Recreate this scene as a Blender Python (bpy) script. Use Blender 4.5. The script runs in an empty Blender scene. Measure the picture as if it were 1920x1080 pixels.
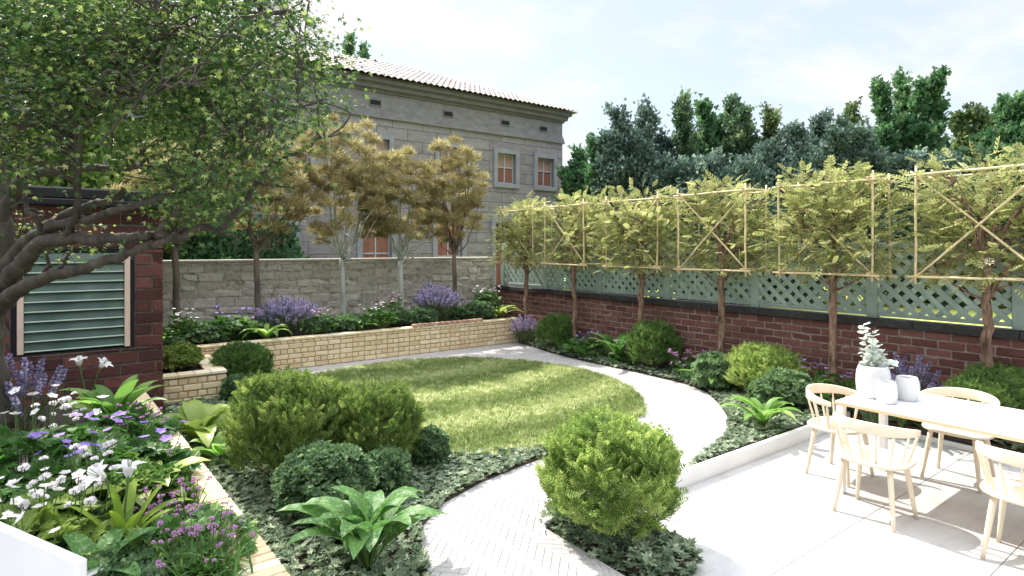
import bpy, math, random
import numpy as np
from mathutils import Vector, Matrix, Quaternion

rad = math.radians
col = bpy.context.scene.collection
scene = bpy.context.scene
rng = np.random.default_rng(7)
PI = math.pi

# ------------------------------------------------------------------ survey helpers
# The garden is axis aligned: Y runs along the brick wall, X along the stone wall.
CAM_H = 1.98
FPX = 1097.0
SN, CS = math.sin(rad(36.4)), math.cos(rad(36.4))

def at(px, py, d):
    """world point seen in direction (px,py) at depth d metres"""
    r = (px - 960.0) / FPX * d
    return np.array([r * CS + d * SN, -r * SN + d * CS, CAM_H - (py - 465.0) / FPX * d])

def ground(px, py, z=0.1):
    return at(px, py, FPX * (CAM_H - z) / (py - 465.0))

def at_y(px, py, y):
    t = (px - 960.0) / FPX
    return at(px, py, y / (-t * SN + CS))

# ------------------------------------------------------------------ mesh builder
class MB:
    def __init__(self):
        self.v = []; self.f = []; self.n = 0
    def add(self, V, Fc, mat=0, tone=None, smooth=False):
        V = np.asarray(V, dtype=np.float32).reshape(-1, 3)
        Fc = np.asarray(Fc, dtype=np.int32)
        m = len(Fc)
        if m == 0: return self
        if tone is None: tone = np.full(m, 0.5)
        tone = np.broadcast_to(np.asarray(tone, dtype=np.float32), (m,))
        self.v.append(V); self.f.append((Fc + self.n, mat, tone, smooth)); self.n += len(V)
        return self
    def mesh(self, name, mats):
        me = bpy.data.meshes.new(name)
        V = np.concatenate(self.v)
        me.vertices.add(len(V)); me.vertices.foreach_set('co', V.ravel())
        loops = np.concatenate([f.ravel() for f, _, _, _ in self.f])
        tot = np.concatenate([np.full(len(f), f.shape[1], dtype=np.int32) for f, _, _, _ in self.f])
        start = np.concatenate([[0], np.cumsum(tot)[:-1]]).astype(np.int32)
        me.loops.add(len(loops)); me.loops.foreach_set('vertex_index', loops)
        me.polygons.add(len(tot)); me.polygons.foreach_set('loop_start', start)
        me.polygons.foreach_set('loop_total', tot)
        me.polygons.foreach_set('material_index', np.concatenate([np.full(len(f), m, dtype=np.int32) for f, m, _, _ in self.f]))
        me.polygons.foreach_set('use_smooth', np.concatenate([np.full(len(f), s, dtype=bool) for f, _, _, s in self.f]))
        a = me.attributes.new('tone', 'FLOAT', 'FACE')
        a.data.foreach_set('value', np.concatenate([t for _, _, t, _ in self.f]).astype(np.float32))
        for m in (mats if isinstance(mats, (list, tuple)) else [mats]): me.materials.append(m)
        me.update(calc_edges=True)
        return me
    def build(self, name, mats, parent=None, loc=None):
        return link(name, self.mesh(name, mats), parent, loc)

def link(name, me, parent=None, loc=None, rot=None, scale=None):
    o = bpy.data.objects.new(name, me); col.objects.link(o)
    if parent is not None: o.parent = parent
    if loc is not None: o.location = tuple(float(c) for c in loc)
    if rot is not None: o.rotation_euler = rot
    if scale is not None: o.scale = (scale,) * 3 if np.isscalar(scale) else scale
    return o

def tag(o, label, cat, group=None):
    o['label'] = label; o['category'] = cat
    if group: o['group'] = group
    return o

def thing(name, label, cat, loc=(0, 0, 0), rz=0.0, group=None):
    o = bpy.data.objects.new(name, None); col.objects.link(o)
    o.empty_display_size = 0.1
    o.location = tuple(float(c) for c in loc); o.rotation_euler = (0, 0, rz)
    return tag(o, label, cat, group)

def struct(o, kind='structure'):
    o['kind'] = kind
    return o

def dup(root, loc, rz=0.0, label=None, scale=None):
    r = root.copy(); col.objects.link(r)
    r.location = tuple(float(c) for c in loc); r.rotation_euler = (0, 0, rz)
    if scale is not None: r.scale = (scale,) * 3
    if label: r['label'] = label
    for ch in list(root.children):
        c = ch.copy(); col.objects.link(c); c.parent = r
        for g in list(ch.children):
            d = g.copy(); col.objects.link(d); d.parent = c
    return r

# ------------------------------------------------------------------ geometry kit
def unit(a):
    a = np.asarray(a, dtype=float)
    return a / np.maximum(np.linalg.norm(a, axis=-1, keepdims=True), 1e-9)

def frames(d, n):
    d = unit(d); z = n - (n * d).sum(-1, keepdims=True) * d
    z = unit(z); x = np.cross(d, z)
    return np.stack([x, d, z], axis=-1)          # columns

def rand_dir(N, r=None):
    r = r or rng
    return unit(r.normal(size=(N, 3)))

def scatter(T, pos, M, s):
    tv, tf = T
    N = len(pos)
    s = np.broadcast_to(np.asarray(s, dtype=float), (N,))
    V = np.einsum('nij,kj->nki', M, tv) * s[:, None, None] + pos[:, None, :]
    Fc = tf[None] + (np.arange(N) * len(tv))[:, None, None]
    return V.reshape(-1, 3), Fc.reshape(-1, tf.shape[1])

def leaf6(w=0.25, fold=0.12, curl=-0.1):
    v = np.array([[0, 0, 0], [-w, .35, fold * w * 2], [w, .35, fold * w * 2], [-w * .75, .72, fold * w * 2 + curl * .4],
                  [w * .75, .72, fold * w * 2 + curl * .4], [0, 1, curl]], dtype=float)
    return v, np.array([[0, 5, 3, 1], [0, 2, 4, 5]])

def merge(parts):
    vs, fs, n = [], [], 0
    for v, f in parts:
        vs.append(v); fs.append(f + n); n += len(v)
    return np.concatenate(vs), np.concatenate(fs)

def xform(T, pos, d, n, s):
    return scatter(T, np.array([pos], float), frames(np.array([d], float), np.array([n], float)), np.array([s], float))

def pinnate(pairs=5, ll=0.3, w=0.3, ang=55, terminal=True, lift=0.25):
    """a unit-long twig of leaflets"""
    parts = []
    L = leaf6(w)
    for i in range(pairs):
        y = 0.18 + 0.72 * i / max(1, pairs - 1)
        sc = ll * (0.8 + 0.35 * math.sin(PI * (i + .8) / (pairs + .6)))
        for sg in (-1, 1):
            a = rad(ang - 12 * i / pairs)
            parts.append(xform(L, (0, y, 0), (sg * math.sin(a), math.cos(a), lift), (0, -.2 * 1, 1), sc))
    if terminal: parts.append(xform(L, (0, .92, 0), (0, 1, .05), (0, 0, 1), ll))
    st = (np.array([[-.012, 0, 0], [.012, 0, 0], [.006, 1, 0], [-.006, 1, 0]]), np.array([[0, 1, 2, 3]]))
    parts.append(st)
    return merge(parts)

def whorl(n=6, w=0.34, lift=0.45, s=1.0):
    parts = []
    L = leaf6(w)
    for i in range(n):
        a = 2 * PI * i / n + 0.3 * math.sin(7 * i)
        sc = s * (0.85 + .3 * ((i * 37) % 10) / 10)
        parts.append(xform(L, (0, 0, 0), (math.cos(a), lift + .3 * ((i * 53) % 7) / 7, math.sin(a)), (0, 1, 0), sc))
    return merge(parts)                            # axis along +Y

def palmate(lobes=5, spread=75, w=0.2, cut=2):
    parts = []
    L = leaf6(w, curl=-.05)
    for i in range(lobes):
        a = rad(-spread + 2 * spread * i / (lobes - 1))
        dirv = np.array([math.sin(a), math.cos(a), -.05])
        sc = 1.0 - .25 * abs(i - (lobes - 1) / 2) / lobes * 2
        parts.append(xform(L, (0, 0, 0), dirv, (0, 0, 1), sc))
        if cut:
            for sg in (-1, 1):
                a2 = a + sg * rad(28)
                parts.append(xform(L, dirv * .35 * sc, (math.sin(a2), math.cos(a2), -.1), (0, 0, 1), .55 * sc))
    return merge(parts)

def maple_leaf():
    tips = [(-100, .55), (-48, .85), (0, 1.0), (48, .85), (100, .55)]
    v = [(0, .28, .03)]
    out = []
    for i, (a, l) in enumerate(tips):
        a0 = rad(a)
        c = np.array([0, .28])
        out.append(('t', c + l * .78 * np.array([math.sin(a0), math.cos(a0)]) * np.array([1, .95])))
        if i < 4:
            am = rad((a + tips[i + 1][0]) / 2)
            out.append(('n', c + .26 * np.array([math.sin(am), math.cos(am)])))
    base = np.array([0, 0.16])
    v.append((base[0], base[1], 0))
    for k, p in out: v.append((p[0], p[1], -.1 if k == 't' else .02))
    n = len(out)                                   # 9 outline verts, idx 2..10
    f = [[0, 1, 2, 3]]
    for i in range(1, 4): f.append([0, 1 + 2 * i, 2 + 2 * i, 3 + 2 * i])
    f.append([0, 9, 10, 1])
    return np.array(v, float), np.array(f)

def tube(pts, radii, sides=6, cap=True):
    P = np.asarray(pts, float); n = len(P)
    radii = np.broadcast_to(np.asarray(radii, float), (n,))
    t = np.gradient(P, axis=0); t = unit(t)
    ref = np.array([0, 0, 1.0]) if abs(t[0, 2]) < .9 else np.array([1.0, 0, 0])
    V = []
    x = unit(np.cross(t[0], ref))
    for i in range(n):
        x = unit(x - (x @ t[i]) * t[i]); y = np.cross(t[i], x)
        a = np.arange(sides) * 2 * PI / sides
        V.append(P[i] + radii[i] * (np.cos(a)[:, None] * x + np.sin(a)[:, None] * y))
    V = np.concatenate(V)
    i = np.arange(n - 1)[:, None] * sides; j = np.arange(sides)[None]
    jn = (j + 1) % sides
    Fq = np.stack([i + j, i + jn, i + sides + jn, i + sides + j], -1).reshape(-1, 4)
    if cap:
        V = np.concatenate([V, P[:1], P[-1:]])
        c0, c1 = n * sides, n * sides + 1
        k = np.arange(sides); kn = (k + 1) % sides
        Fq = np.concatenate([Fq, np.stack([np.full(sides, c0), kn, k, k], -1)[:, :4][:, [0, 1, 2, 2]] if False else np.stack([kn, k, np.full(sides, c0), np.full(sides, c0)], -1)]) if False else Fq
        Fq2 = np.concatenate([np.stack([kn, k, np.full(sides, c0)], -1), np.stack([(n - 1) * sides + k, (n - 1) * sides + kn, np.full(sides, c1)], -1)])
        return V, Fq, Fq2
    return V, Fq, None

def add_tube(mb, pts, radii, sides=6, mat=0, tone=.5, cap=True, smooth=True):
    V, Fq, F3 = tube(pts, radii, sides, cap)
    b = mb.n
    mb.add(V, Fq, mat, tone, smooth)
    if F3 is not None:
        mb.f.append((np.asarray(F3, np.int32) + b, mat, np.full(len(F3), tone, np.float32), False))

def spline(P, k=6, jit=0.0, r=None):
    """Catmull-Rom through the rows of P (extra columns are interpolated too)"""
    P = np.asarray(P, float)
    Q = np.concatenate([[2 * P[0] - P[1]], P, [2 * P[-1] - P[-2]]])
    out = []
    for i in range(1, len(Q) - 2):
        for u in np.arange(k) / k:
            a, b, c, d = Q[i - 1], Q[i], Q[i + 1], Q[i + 2]
            out.append(.5 * (2 * b + (c - a) * u + (2 * a - 5 * b + 4 * c - d) * u * u + (3 * b - a - 3 * c + d) * u ** 3))
    out.append(P[-1]); out = np.array(out)
    if jit: out[1:-1, :3] += (r or rng).normal(size=(len(out) - 2, 3)) * jit
    return out

def _box_template():
    V = []
    idx = {}
    for sx in (-1, 1):
        for sy in (-1, 1):
            for sz in (-1, 1):
                for a in range(3):
                    idx[(sx, sy, sz, a)] = len(V); V.append(((sx, sy, sz), a))
    F4, F3 = [], []
    for a in range(3):
        b, c = [k for k in range(3) if k != a]
        for sg in (-1, 1):
            q = []
            for (sb, sc) in ((-1, -1), (1, -1), (1, 1), (-1, 1)):
                s = [0, 0, 0]; s[a] = sg; s[b] = sb; s[c] = sc
                q.append(idx[(*s, a)])
            F4.append(q)
    for c in range(3):
        a, b = [k for k in range(3) if k != c]
        for sa in (-1, 1):
            for sb in (-1, 1):
                s0 = [0, 0, 0]; s0[a] = sa; s0[b] = sb
                s1 = list(s0); s0[c] = -1; s1[c] = 1
                F4.append([idx[(*s0, a)], idx[(*s1, a)], idx[(*s1, b)], idx[(*s0, b)]])
    for sx in (-1, 1):
        for sy in (-1, 1):
            for sz in (-1, 1):
                F3.append([idx[(sx, sy, sz, a)] for a in range(3)])
    S = np.array([v[0] for v in V], float); A = np.array([v[1] for v in V])
    E = np.ones((len(V), 3)); E[np.arange(len(V)), A] = 0
    pos = S * (1 - .1 * E)
    def fix(Fs):
        out = []
        for f in Fs:
            p = pos[f]; nrm = np.cross(p[1] - p[0], p[2] - p[0])
            out.append(f if nrm @ p.mean(0) > 0 else f[::-1])
        return np.array(out)
    return S, E, fix(F4), fix(F3)
BS, BE, BF4, BF3 = _box_template()

def add_boxes(mb, C, Hf, bev=.004, M=None, mat=0, tone=None, jit=0.0):
    C = np.asarray(C, float).reshape(-1, 3); N = len(C)
    Hf = np.broadcast_to(np.asarray(Hf, float), (N, 3))
    b = np.minimum(bev, Hf.min(1) * .45)
    L = BS[None] * Hf[:, None, :] - BS[None] * BE[None] * b[:, None, None]
    if jit: L = L + rng.normal(size=L.shape) * jit
    if M is not None:
        M = np.broadcast_to(np.asarray(M, float), (N, 3, 3))
        L = np.einsum('nij,nkj->nki', M, L)
    V = (L + C[:, None, :]).reshape(-1, 3)
    off = (np.arange(N) * 24)[:, None, None]
    tone = np.full(N, .5) if tone is None else np.broadcast_to(tone, (N,))
    base = mb.n
    mb.add(V, (BF4[None] + off).reshape(-1, 4), mat, np.repeat(tone, len(BF4)))
    F3 = (BF3[None] + off).reshape(-1, 3) + base
    mb.f.append((F3.astype(np.int32), mat, np.repeat(tone, len(BF3)).astype(np.float32), False))

def box(mb, lo, hi, bev=.004, mat=0, tone=.5):
    lo = np.array(lo, float); hi = np.array(hi, float)
    add_boxes(mb, [(lo + hi) / 2], [(hi - lo) / 2], bev, None, mat, tone)

def bar(mb, a, b, w, h, bev=.003, mat=0, tone=.5, up=(0, 0, 1)):
    a = np.array(a, float); b = np.array(b, float)
    d = b - a; L = np.linalg.norm(d)
    M = frames(d[None], np.array([up], float))
    add_boxes(mb, [(a + b) / 2], [(w / 2, L / 2, h / 2)], bev, M, mat, tone)

def lathe(mb, prof, seg=32, mat=0, tone=.5):
    P = np.asarray(prof, float); n = len(P)
    a = np.arange(seg) * 2 * PI / seg
    V = np.stack([P[:, None, 0] * np.cos(a), P[:, None, 0] * np.sin(a), np.broadcast_to(P[:, 1:2], (n, seg))], -1).reshape(-1, 3)
    i = np.arange(n - 1)[:, None] * seg; j = np.arange(seg)[None]; jn = (j + 1) % seg
    mb.add(V, np.stack([i + j, i + jn, i + seg + jn, i + seg + j], -1).reshape(-1, 4), mat, tone, True)

def inside(pts, poly):
    poly = np.asarray(poly, float); x, y = pts[:, 0], pts[:, 1]
    c = np.zeros(len(pts), bool)
    for (x0, y0), (x1, y1) in zip(poly, np.roll(poly, -1, 0)):
        hit = ((y0 > y) != (y1 > y)) & (x < (x1 - x0) * (y - y0) / (y1 - y0 + 1e-12) + x0)
        c ^= hit
    return c

def sample_poly(poly, N):
    poly = np.asarray(poly, float)
    lo, hi = poly.min(0), poly.max(0); out = []
    got = 0
    while got < N:
        p = rng.uniform(lo, hi, size=(N * 2, 2)); p = p[inside(p, poly)]
        out.append(p); got += len(p)
    return np.concatenate(out)[:N]

def closed_spline(P, k=8):
    P = np.asarray(P, float); n = len(P); out = []
    for i in range(n):
        a, b, c, d = P[i - 1], P[i], P[(i + 1) % n], P[(i + 2) % n]
        for u in np.arange(k) / k:
            out.append(.5 * (2 * b + (c - a) * u + (2 * a - 5 * b + 4 * c - d) * u * u + (3 * b - a - 3 * c + d) * u ** 3))
    return np.array(out)

def sheet(name, poly, z, mats, thick=0.0):
    """flat polygon slab (ngon top, side skirt)"""
    poly = np.asarray(poly, float); n = len(poly)
    me = bpy.data.meshes.new(name)
    V = [(x, y, z) for x, y in poly]; Fc = [list(range(n))]
    area = .5 * np.sum(poly[:, 0] * np.roll(poly[:, 1], -1) - np.roll(poly[:, 0], -1) * poly[:, 1])
    if area < 0: Fc = [Fc[0][::-1]]
    if thick:
        V += [(x, y, z - thick) for x, y in poly]
        for i in range(n):
            j = (i + 1) % n
            q = [i, i + n, j + n, j]
            Fc.append(q if area > 0 else q[::-1])
    me.from_pydata(V, [], Fc)
    for m in (mats if isinstance(mats, list) else [mats]): me.materials.append(m)
    me.update()
    return link(name, me)

# ------------------------------------------------------------------ materials
def new_mat(name):
    m = bpy.data.materials.new(name); m.use_nodes = True
    nt = m.node_tree; nt.nodes.clear()
    return m, nt, nt.nodes, nt.links

def node(N, t, **kw):
    n = N.new(t)
    for k, v in kw.items():
        if k in n.inputs: n.inputs[k].default_value = v
        else: setattr(n, k, v)
    return n

def ramp(N, stops, interp='LINEAR'):
    r = N.new('ShaderNodeValToRGB'); r.color_ramp.interpolation = interp
    el = r.color_ramp.elements
    while len(el) < len(stops): el.new(0.5)
    for e, (p, c) in zip(el, stops):
        e.position = p; e.color = (*c, 1) if len(c) == 3 else c
    return r

def leaf_mat(name, stops, trans=.35, rough=.45, tcol=None, spec=.35, mottled=0.0, mcol=(.5, .6, .3)):
    m, nt, N, L = new_mat(name)
    a = node(N, 'ShaderNodeAttribute', attribute_name='tone')
    r = ramp(N, stops); L.new(a.outputs['Fac'], r.inputs['Fac'])
    c = r.outputs['Color']
    if mottled:
        tc = node(N, 'ShaderNodeTexCoord')
        nz = node(N, 'ShaderNodeTexNoise', Scale=55.0, Detail=4.0, Roughness=.7); L.new(tc.outputs['Object'], nz.inputs['Vector'])
        rr = ramp(N, [(.52, (0, 0, 0)), (.62, (mottled,) * 3)]); L.new(nz.outputs['Fac'], rr.inputs['Fac'])
        mx = node(N, 'ShaderNodeMixRGB'); mx.inputs['Color2'].default_value = (*mcol, 1)
        L.new(rr.outputs['Color'], mx.inputs['Fac']); L.new(c, mx.inputs['Color1']); c = mx.outputs['Color']
    p = node(N, 'ShaderNodeBsdfPrincipled', Roughness=rough); p.inputs['Specular IOR Level'].default_value = spec
    L.new(c, p.inputs['Base Color'])
    t = node(N, 'ShaderNodeBsdfTranslucent')
    hs = node(N, 'ShaderNodeHueSaturation', Hue=.5, Saturation=1.05, Value=1.4); L.new(c, hs.inputs['Color']); L.new(hs.outputs['Color'], t.inputs['Color'])
    mx = node(N, 'ShaderNodeMixShader', Fac=trans); L.new(p.outputs[0], mx.inputs[1]); L.new(t.outputs[0], mx.inputs[2])
    o = node(N, 'ShaderNodeOutputMaterial'); L.new(mx.outputs[0], o.inputs['Surface'])
    return m

def solid(name, colr, rough=.6, var=.12, scale=8.0, bump=.0, bscale=40.0, spec=.4, stretch=(1, 1, 1), tone_var=0.0):
    """base colour broken up by two noises, optional bump"""
    m, nt, N, L = new_mat(name)
    tc = node(N, 'ShaderNodeTexCoord'); mp = node(N, 'ShaderNodeMapping'); mp.inputs['Scale'].default_value = stretch
    L.new(tc.outputs['Object'], mp.inputs['Vector'])
    nz = node(N, 'ShaderNodeTexNoise', Scale=scale, Detail=8.0, Roughness=.62); L.new(mp.outputs[0], nz.inputs['Vector'])
    lo = tuple(c * (1 - var) for c in colr); hi = tuple(min(1, c * (1 + var)) for c in colr)
    r = ramp(N, [(.32, lo), (.68, hi)]); L.new(nz.outputs['Fac'], r.inputs['Fac'])
    c = r.outputs['Color']
    if tone_var:
        a = node(N, 'ShaderNodeAttribute', attribute_name='tone')
        mr = node(N, 'ShaderNodeMapRange'); mr.inputs['To Min'].default_value = 1 - tone_var; mr.inputs['To Max'].default_value = 1 + tone_var
        L.new(a.outputs['Fac'], mr.inputs['Value'])
        hs = node(N, 'ShaderNodeHueSaturation'); L.new(mr.outputs[0], hs.inputs['Value']); L.new(c, hs.inputs['Color']); c = hs.outputs['Color']
    p = node(N, 'ShaderNodeBsdfPrincipled', Roughness=rough); p.inputs['Specular IOR Level'].default_value = spec
    L.new(c, p.inputs['Base Color'])
    if bump:
        nb = node(N, 'ShaderNodeTexNoise', Scale=bscale, Detail=6.0, Roughness=.65); L.new(mp.outputs[0], nb.inputs['Vector'])
        b = node(N, 'ShaderNodeBump', Strength=bump, Distance=.02); L.new(nb.outputs['Fac'], b.inputs['Height']); L.new(b.outputs[0], p.inputs['Normal'])
    o = node(N, 'ShaderNodeOutputMaterial'); L.new(p.outputs[0], o.inputs['Surface'])
    return m

def masonry(name, stops, rough=.85, nscale=6.0, namt=.5, dark=(.02, .015, .015), damt=.35, bump=.5, bscale=60.0, spots=None):
    """per-unit colour from 'tone', blotches, pitting and bump"""
    m, nt, N, L = new_mat(name)
    tc = node(N, 'ShaderNodeTexCoord')
    a = node(N, 'ShaderNodeAttribute', attribute_name='tone')
    nz = node(N, 'ShaderNodeTexNoise', Scale=nscale, Detail=8.0, Roughness=.65); L.new(tc.outputs['Object'], nz.inputs['Vector'])
    ma = node(N, 'ShaderNodeMath', operation='MULTIPLY_ADD'); ma.inputs[1].default_value = namt; 
    L.new(nz.outputs['Fac'], ma.inputs[0])
    sb = node(N, 'ShaderNodeMath', operation='SUBTRACT'); sb.inputs[1].default_value = namt * .5
    L.new(a.outputs['Fac'], sb.inputs[0]); L.new(sb.outputs[0], ma.inputs[2])
    r = ramp(N, stops); L.new(ma.outputs[0], r.inputs['Fac'])
    nf = node(N, 'ShaderNodeTexNoise', Scale=bscale, Detail=6.0, Roughness=.7); L.new(tc.outputs['Object'], nf.inputs['Vector'])
    rr = ramp(N, [(.5, (0, 0, 0)), (.75, (damt,) * 3)]); L.new(nf.outputs['Fac'], rr.inputs['Fac'])
    mx = node(N, 'ShaderNodeMixRGB'); mx.inputs['Color2'].default_value = (*dark, 1)
    L.new(rr.outputs['Color'], mx.inputs['Fac']); L.new(r.outputs['Color'], mx.inputs['Color1'])
    c = mx.outputs['Color']
    if spots:
        ns = node(N, 'ShaderNodeTexNoise', Scale=spots[1], Detail=7.0, Roughness=.75); L.new(tc.outputs['Object'], ns.inputs['Vector'])
        rs = ramp(N, [(spots[2], (0, 0, 0)), (spots[2] + .12, (spots[3],) * 3)]); L.new(ns.outputs['Fac'], rs.inputs['Fac'])
        m2 = node(N, 'ShaderNodeMixRGB'); m2.inputs['Color2'].default_value = (*spots[0], 1)
        L.new(rs.outputs['Color'], m2.inputs['Fac']); L.new(c, m2.inputs['Color1']); c = m2.outputs['Color']
    p = node(N, 'ShaderNodeBsdfPrincipled', Roughness=rough); p.inputs['Specular IOR Level'].default_value = .25
    L.new(c, p.inputs['Base Color'])
    b = node(N, 'ShaderNodeBump', Strength=bump, Distance=.01); L.new(nf.outputs['Fac'], b.inputs['Height']); L.new(b.outputs[0], p.inputs['Normal'])
    o = node(N, 'ShaderNodeOutputMaterial'); L.new(p.outputs[0], o.inputs['Surface'])
    return m

def wood(name, c1, c2, scale=3.0, stretch=(1, 1, 1), rough=.5, bump=.1):
    m, nt, N, L = new_mat(name)
    tc = node(N, 'ShaderNodeTexCoord'); mp = node(N, 'ShaderNodeMapping'); mp.inputs['Scale'].default_value = stretch
    L.new(tc.outputs['Object'], mp.inputs['Vector'])
    nz = node(N, 'ShaderNodeTexNoise', Scale=scale, Detail=7.0, Roughness=.6, Distortion=.6); L.new(mp.outputs[0], nz.inputs['Vector'])
    r = ramp(N, [(.3, c1), (.7, c2)]); L.new(nz.outputs['Fac'], r.inputs['Fac'])
    p = node(N, 'ShaderNodeBsdfPrincipled', Roughness=rough); L.new(r.outputs['Color'], p.inputs['Base Color'])
    b = node(N, 'ShaderNodeBump', Strength=bump, Distance=.004); L.new(nz.outputs['Fac'], b.inputs['Height']); L.new(b.outputs[0], p.inputs['Normal'])
    o = node(N, 'ShaderNodeOutputMaterial'); L.new(p.outputs[0], o.inputs['Surface'])
    return m

M = {}
# foliage
M['box_lime'] = leaf_mat('box_lime', [(0, (.09, .17, .045)), (.55, (.29, .385, .1)), (1, (.56, .62, .25))], .52)
M['box_olive'] = leaf_mat('box_olive', [(0, (.05, .1, .025)), (.55, (.19, .265, .065)), (1, (.45, .5, .17))], .5)
M['box_green'] = leaf_mat('box_green', [(0, (.03, .075, .018)), (.55, (.115, .21, .055)), (1, (.29, .39, .11))], .48)
M['mound_blue'] = leaf_mat('mound_blue', [(0, (.045, .09, .04)), (.55, (.13, .22, .1)), (1, (.31, .43, .2))], .35)
M['hosta'] = leaf_mat('hosta', [(0, (.09, .19, .04)), (.6, (.22, .38, .09)), (1, (.4, .53, .17))], .5, .45)
M['hosta_spot'] = leaf_mat('hosta_spot', [(0, (.045, .14, .035)), (1, (.13, .28, .075))], .35, .5, mottled=.7, mcol=(.38, .47, .2))
M['hosta_lime'] = leaf_mat('hosta_lime', [(0, (.2, .3, .05)), (1, (.44, .52, .15))], .45, .4, mottled=.4, mcol=(.45, .5, .18))
M['strap'] = leaf_mat('strap', [(0, (.1, .23, .035)), (1, (.38, .5, .08))], .45, .35)
M['cut_leaf'] = leaf_mat('cut_leaf', [(0, (.045, .12, .028)), (.6, (.1, .22, .05)), (1, (.24, .36, .09))], .4, .5)
M['cut_leaf_pale'] = leaf_mat('cut_leaf_pale', [(0, (.12, .2, .035)), (.6, (.26, .36, .08)), (1, (.44, .5, .16))], .4, .5)
M['stem'] = leaf_mat('stem', [(0, (.05, .1, .02)), (1, (.12, .19, .05))], .1, .6)
M['lav_leaf'] = leaf_mat('lav_leaf', [(0, (.05, .08, .035)), (1, (.11, .15, .07))], .2, .7)
M['lav'] = leaf_mat('lav', [(0, (.16, .13, .27)), (.6, (.29, .255, .42)), (1, (.5, .46, .6))], .3, .7)
M['lav_pale'] = leaf_mat('lav_pale', [(0, (.3, .22, .38)), (1, (.62, .52, .66))], .25, .7)
M['petal_purple'] = leaf_mat('petal_purple', [(0, (.25, .13, .6)), (1, (.46, .32, .8))], .35, .6)
M['petal_white'] = leaf_mat('petal_white', [(0, (.75, .72, .74)), (1, (.86, .83, .84))], .3, .6)
M['petal_pink'] = leaf_mat('petal_pink', [(0, (.42, .2, .42)), (.6, (.62, .38, .6)), (1, (.8, .6, .75))], .3, .7)
M['pollen'] = solid('pollen', (.55, .42, .06), .8, .2)
M['grass'] = leaf_mat('grass', [(0, (.13, .19, .055)), (.5, (.34, .4, .155)), (.85, (.6, .62, .38)), (1, (.74, .73, .52))], .5, .65)
M['cover'] = leaf_mat('cover', [(0, (.095, .14, .085)), (.5, (.22, .285, .17)), (.8, (.44, .49, .34)), (1, (.66, .68, .56))], .25, .55)
M['maple_leaf'] = leaf_mat('maple_leaf', [(0, (.025, .06, .016)), (.5, (.065, .132, .032)), (1, (.36, .43, .14))], .42, .42)
M['pleach_leaf'] = leaf_mat('pleach_leaf', [(0, (.14, .16, .06)), (.5, (.33, .35, .14)), (.85, (.5, .48, .24)), (1, (.76, .74, .54))], .5, .5)
M['needle'] = leaf_mat('needle', [(0, (.13, .115, .04)), (.5, (.32, .275, .125)), (.85, (.5, .45, .25)), (1, (.7, .64, .42))], .45, .6)
M['tree_blue'] = leaf_mat('tree_blue', [(0, (.04, .075, .062)), (.6, (.12, .185, .15)), (1, (.32, .41, .34))], .42, .6)
M['tree_green'] = leaf_mat('tree_green', [(0, (.035, .1, .038)), (.6, (.09, .185, .085)), (1, (.25, .37, .16))], .45, .55)
M['tree_dark'] = leaf_mat('tree_dark', [(0, (.035, .075, .042)), (.6, (.1, .175, .09)), (1, (.28, .36, .18))], .42, .6)
M['tree_lime'] = leaf_mat('tree_lime', [(0, (.07, .14, .025)), (.6, (.16, .25, .05)), (1, (.34, .4, .11))], .45, .55)
M['tree_yellow'] = leaf_mat('tree_yellow', [(0, (.05, .085, .035)), (.6, (.12, .18, .07)), (1, (.38, .42, .18))], .35, .55)
M['euca'] = leaf_mat('euca', [(0, (.5, .55, .5)), (1, (.74, .77, .72))], .25, .6)
# bark and wood
M['bark'] = solid('bark', (.16, .125, .1), .85, .45, 7, .9, 26, .2, (1, 1, .25))
M['bark_maple'] = solid('bark_maple', (.085, .07, .06), .8, .5, 9, .8, 30, .25, (1, 1, .4))
M['bark_red'] = solid('bark_red', (.22, .14, .1), .9, .85, 22, 1.0, 45, .2, (1, 1, .22))
M['bark_pale'] = solid('bark_pale', (.4, .41, .37), .8, .3, 8, .5, 30, .2, (1, 1, .3))
M['cane'] = solid('cane', (.68, .55, .32), .5, .2, 12, .15, 30, .4)
M['ash'] = wood('ash', (.66, .55, .41), (.78, .68, .53), 5, (1, 1, .12), .45, .12)
M['ply_edge'] = wood('ply_edge', (.58, .43, .26), (.74, .58, .38), 6, (.15, .15, 8), .5, .1)
M['trellis'] = solid('trellis', (.32, .4, .365), .55, .12, 5, .12, 40, .35, tone_var=.12)
# masonry
M['brick_red'] = masonry('brick_red', [(0, (.085, .034, .03)), (.45, (.17, .072, .058)), (.8, (.235, .105, .085)), (1, (.32, .15, .125))], .85, 5, .5, (.035, .015, .013), .55, .8, 45, ((.34, .28, .25), 18, .62, .35))
M['mortar_red'] = solid('mortar_red', (.3, .24, .21), .95, .35, 20, .8, 60)
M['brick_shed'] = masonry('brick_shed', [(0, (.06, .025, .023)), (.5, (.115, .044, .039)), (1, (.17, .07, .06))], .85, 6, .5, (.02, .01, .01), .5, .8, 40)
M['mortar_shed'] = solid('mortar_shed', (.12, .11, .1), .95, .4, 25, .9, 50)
M['brick_buff'] = masonry('brick_buff', [(0, (.52, .37, .21)), (.35, (.66, .51, .31)), (.75, (.74, .61, .4)), (1, (.78, .7, .54))], .85, 9, .35, (.45, .3, .16), .3, .45, 50)
M['mortar_buff'] = solid('mortar_buff', (.36, .28, .18), .95, .2, 25, .6, 60)
M['stone'] = masonry('stone', [(0, (.32, .3, .24)), (.5, (.55, .51, .43)), (1, (.68, .64, .56))], .9, 3.5, .9, (.12, .11, .08), .7, 1.0, 26, ((.58, .55, .47), 9, .58, .6))
M['mortar_stone'] = solid('mortar_stone', (.42, .39, .32), .95, .5, 12, 1.0, 30)
M['coping'] = solid('coping', (.035, .033, .035), .7, .35, 14, .6, 50)
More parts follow.
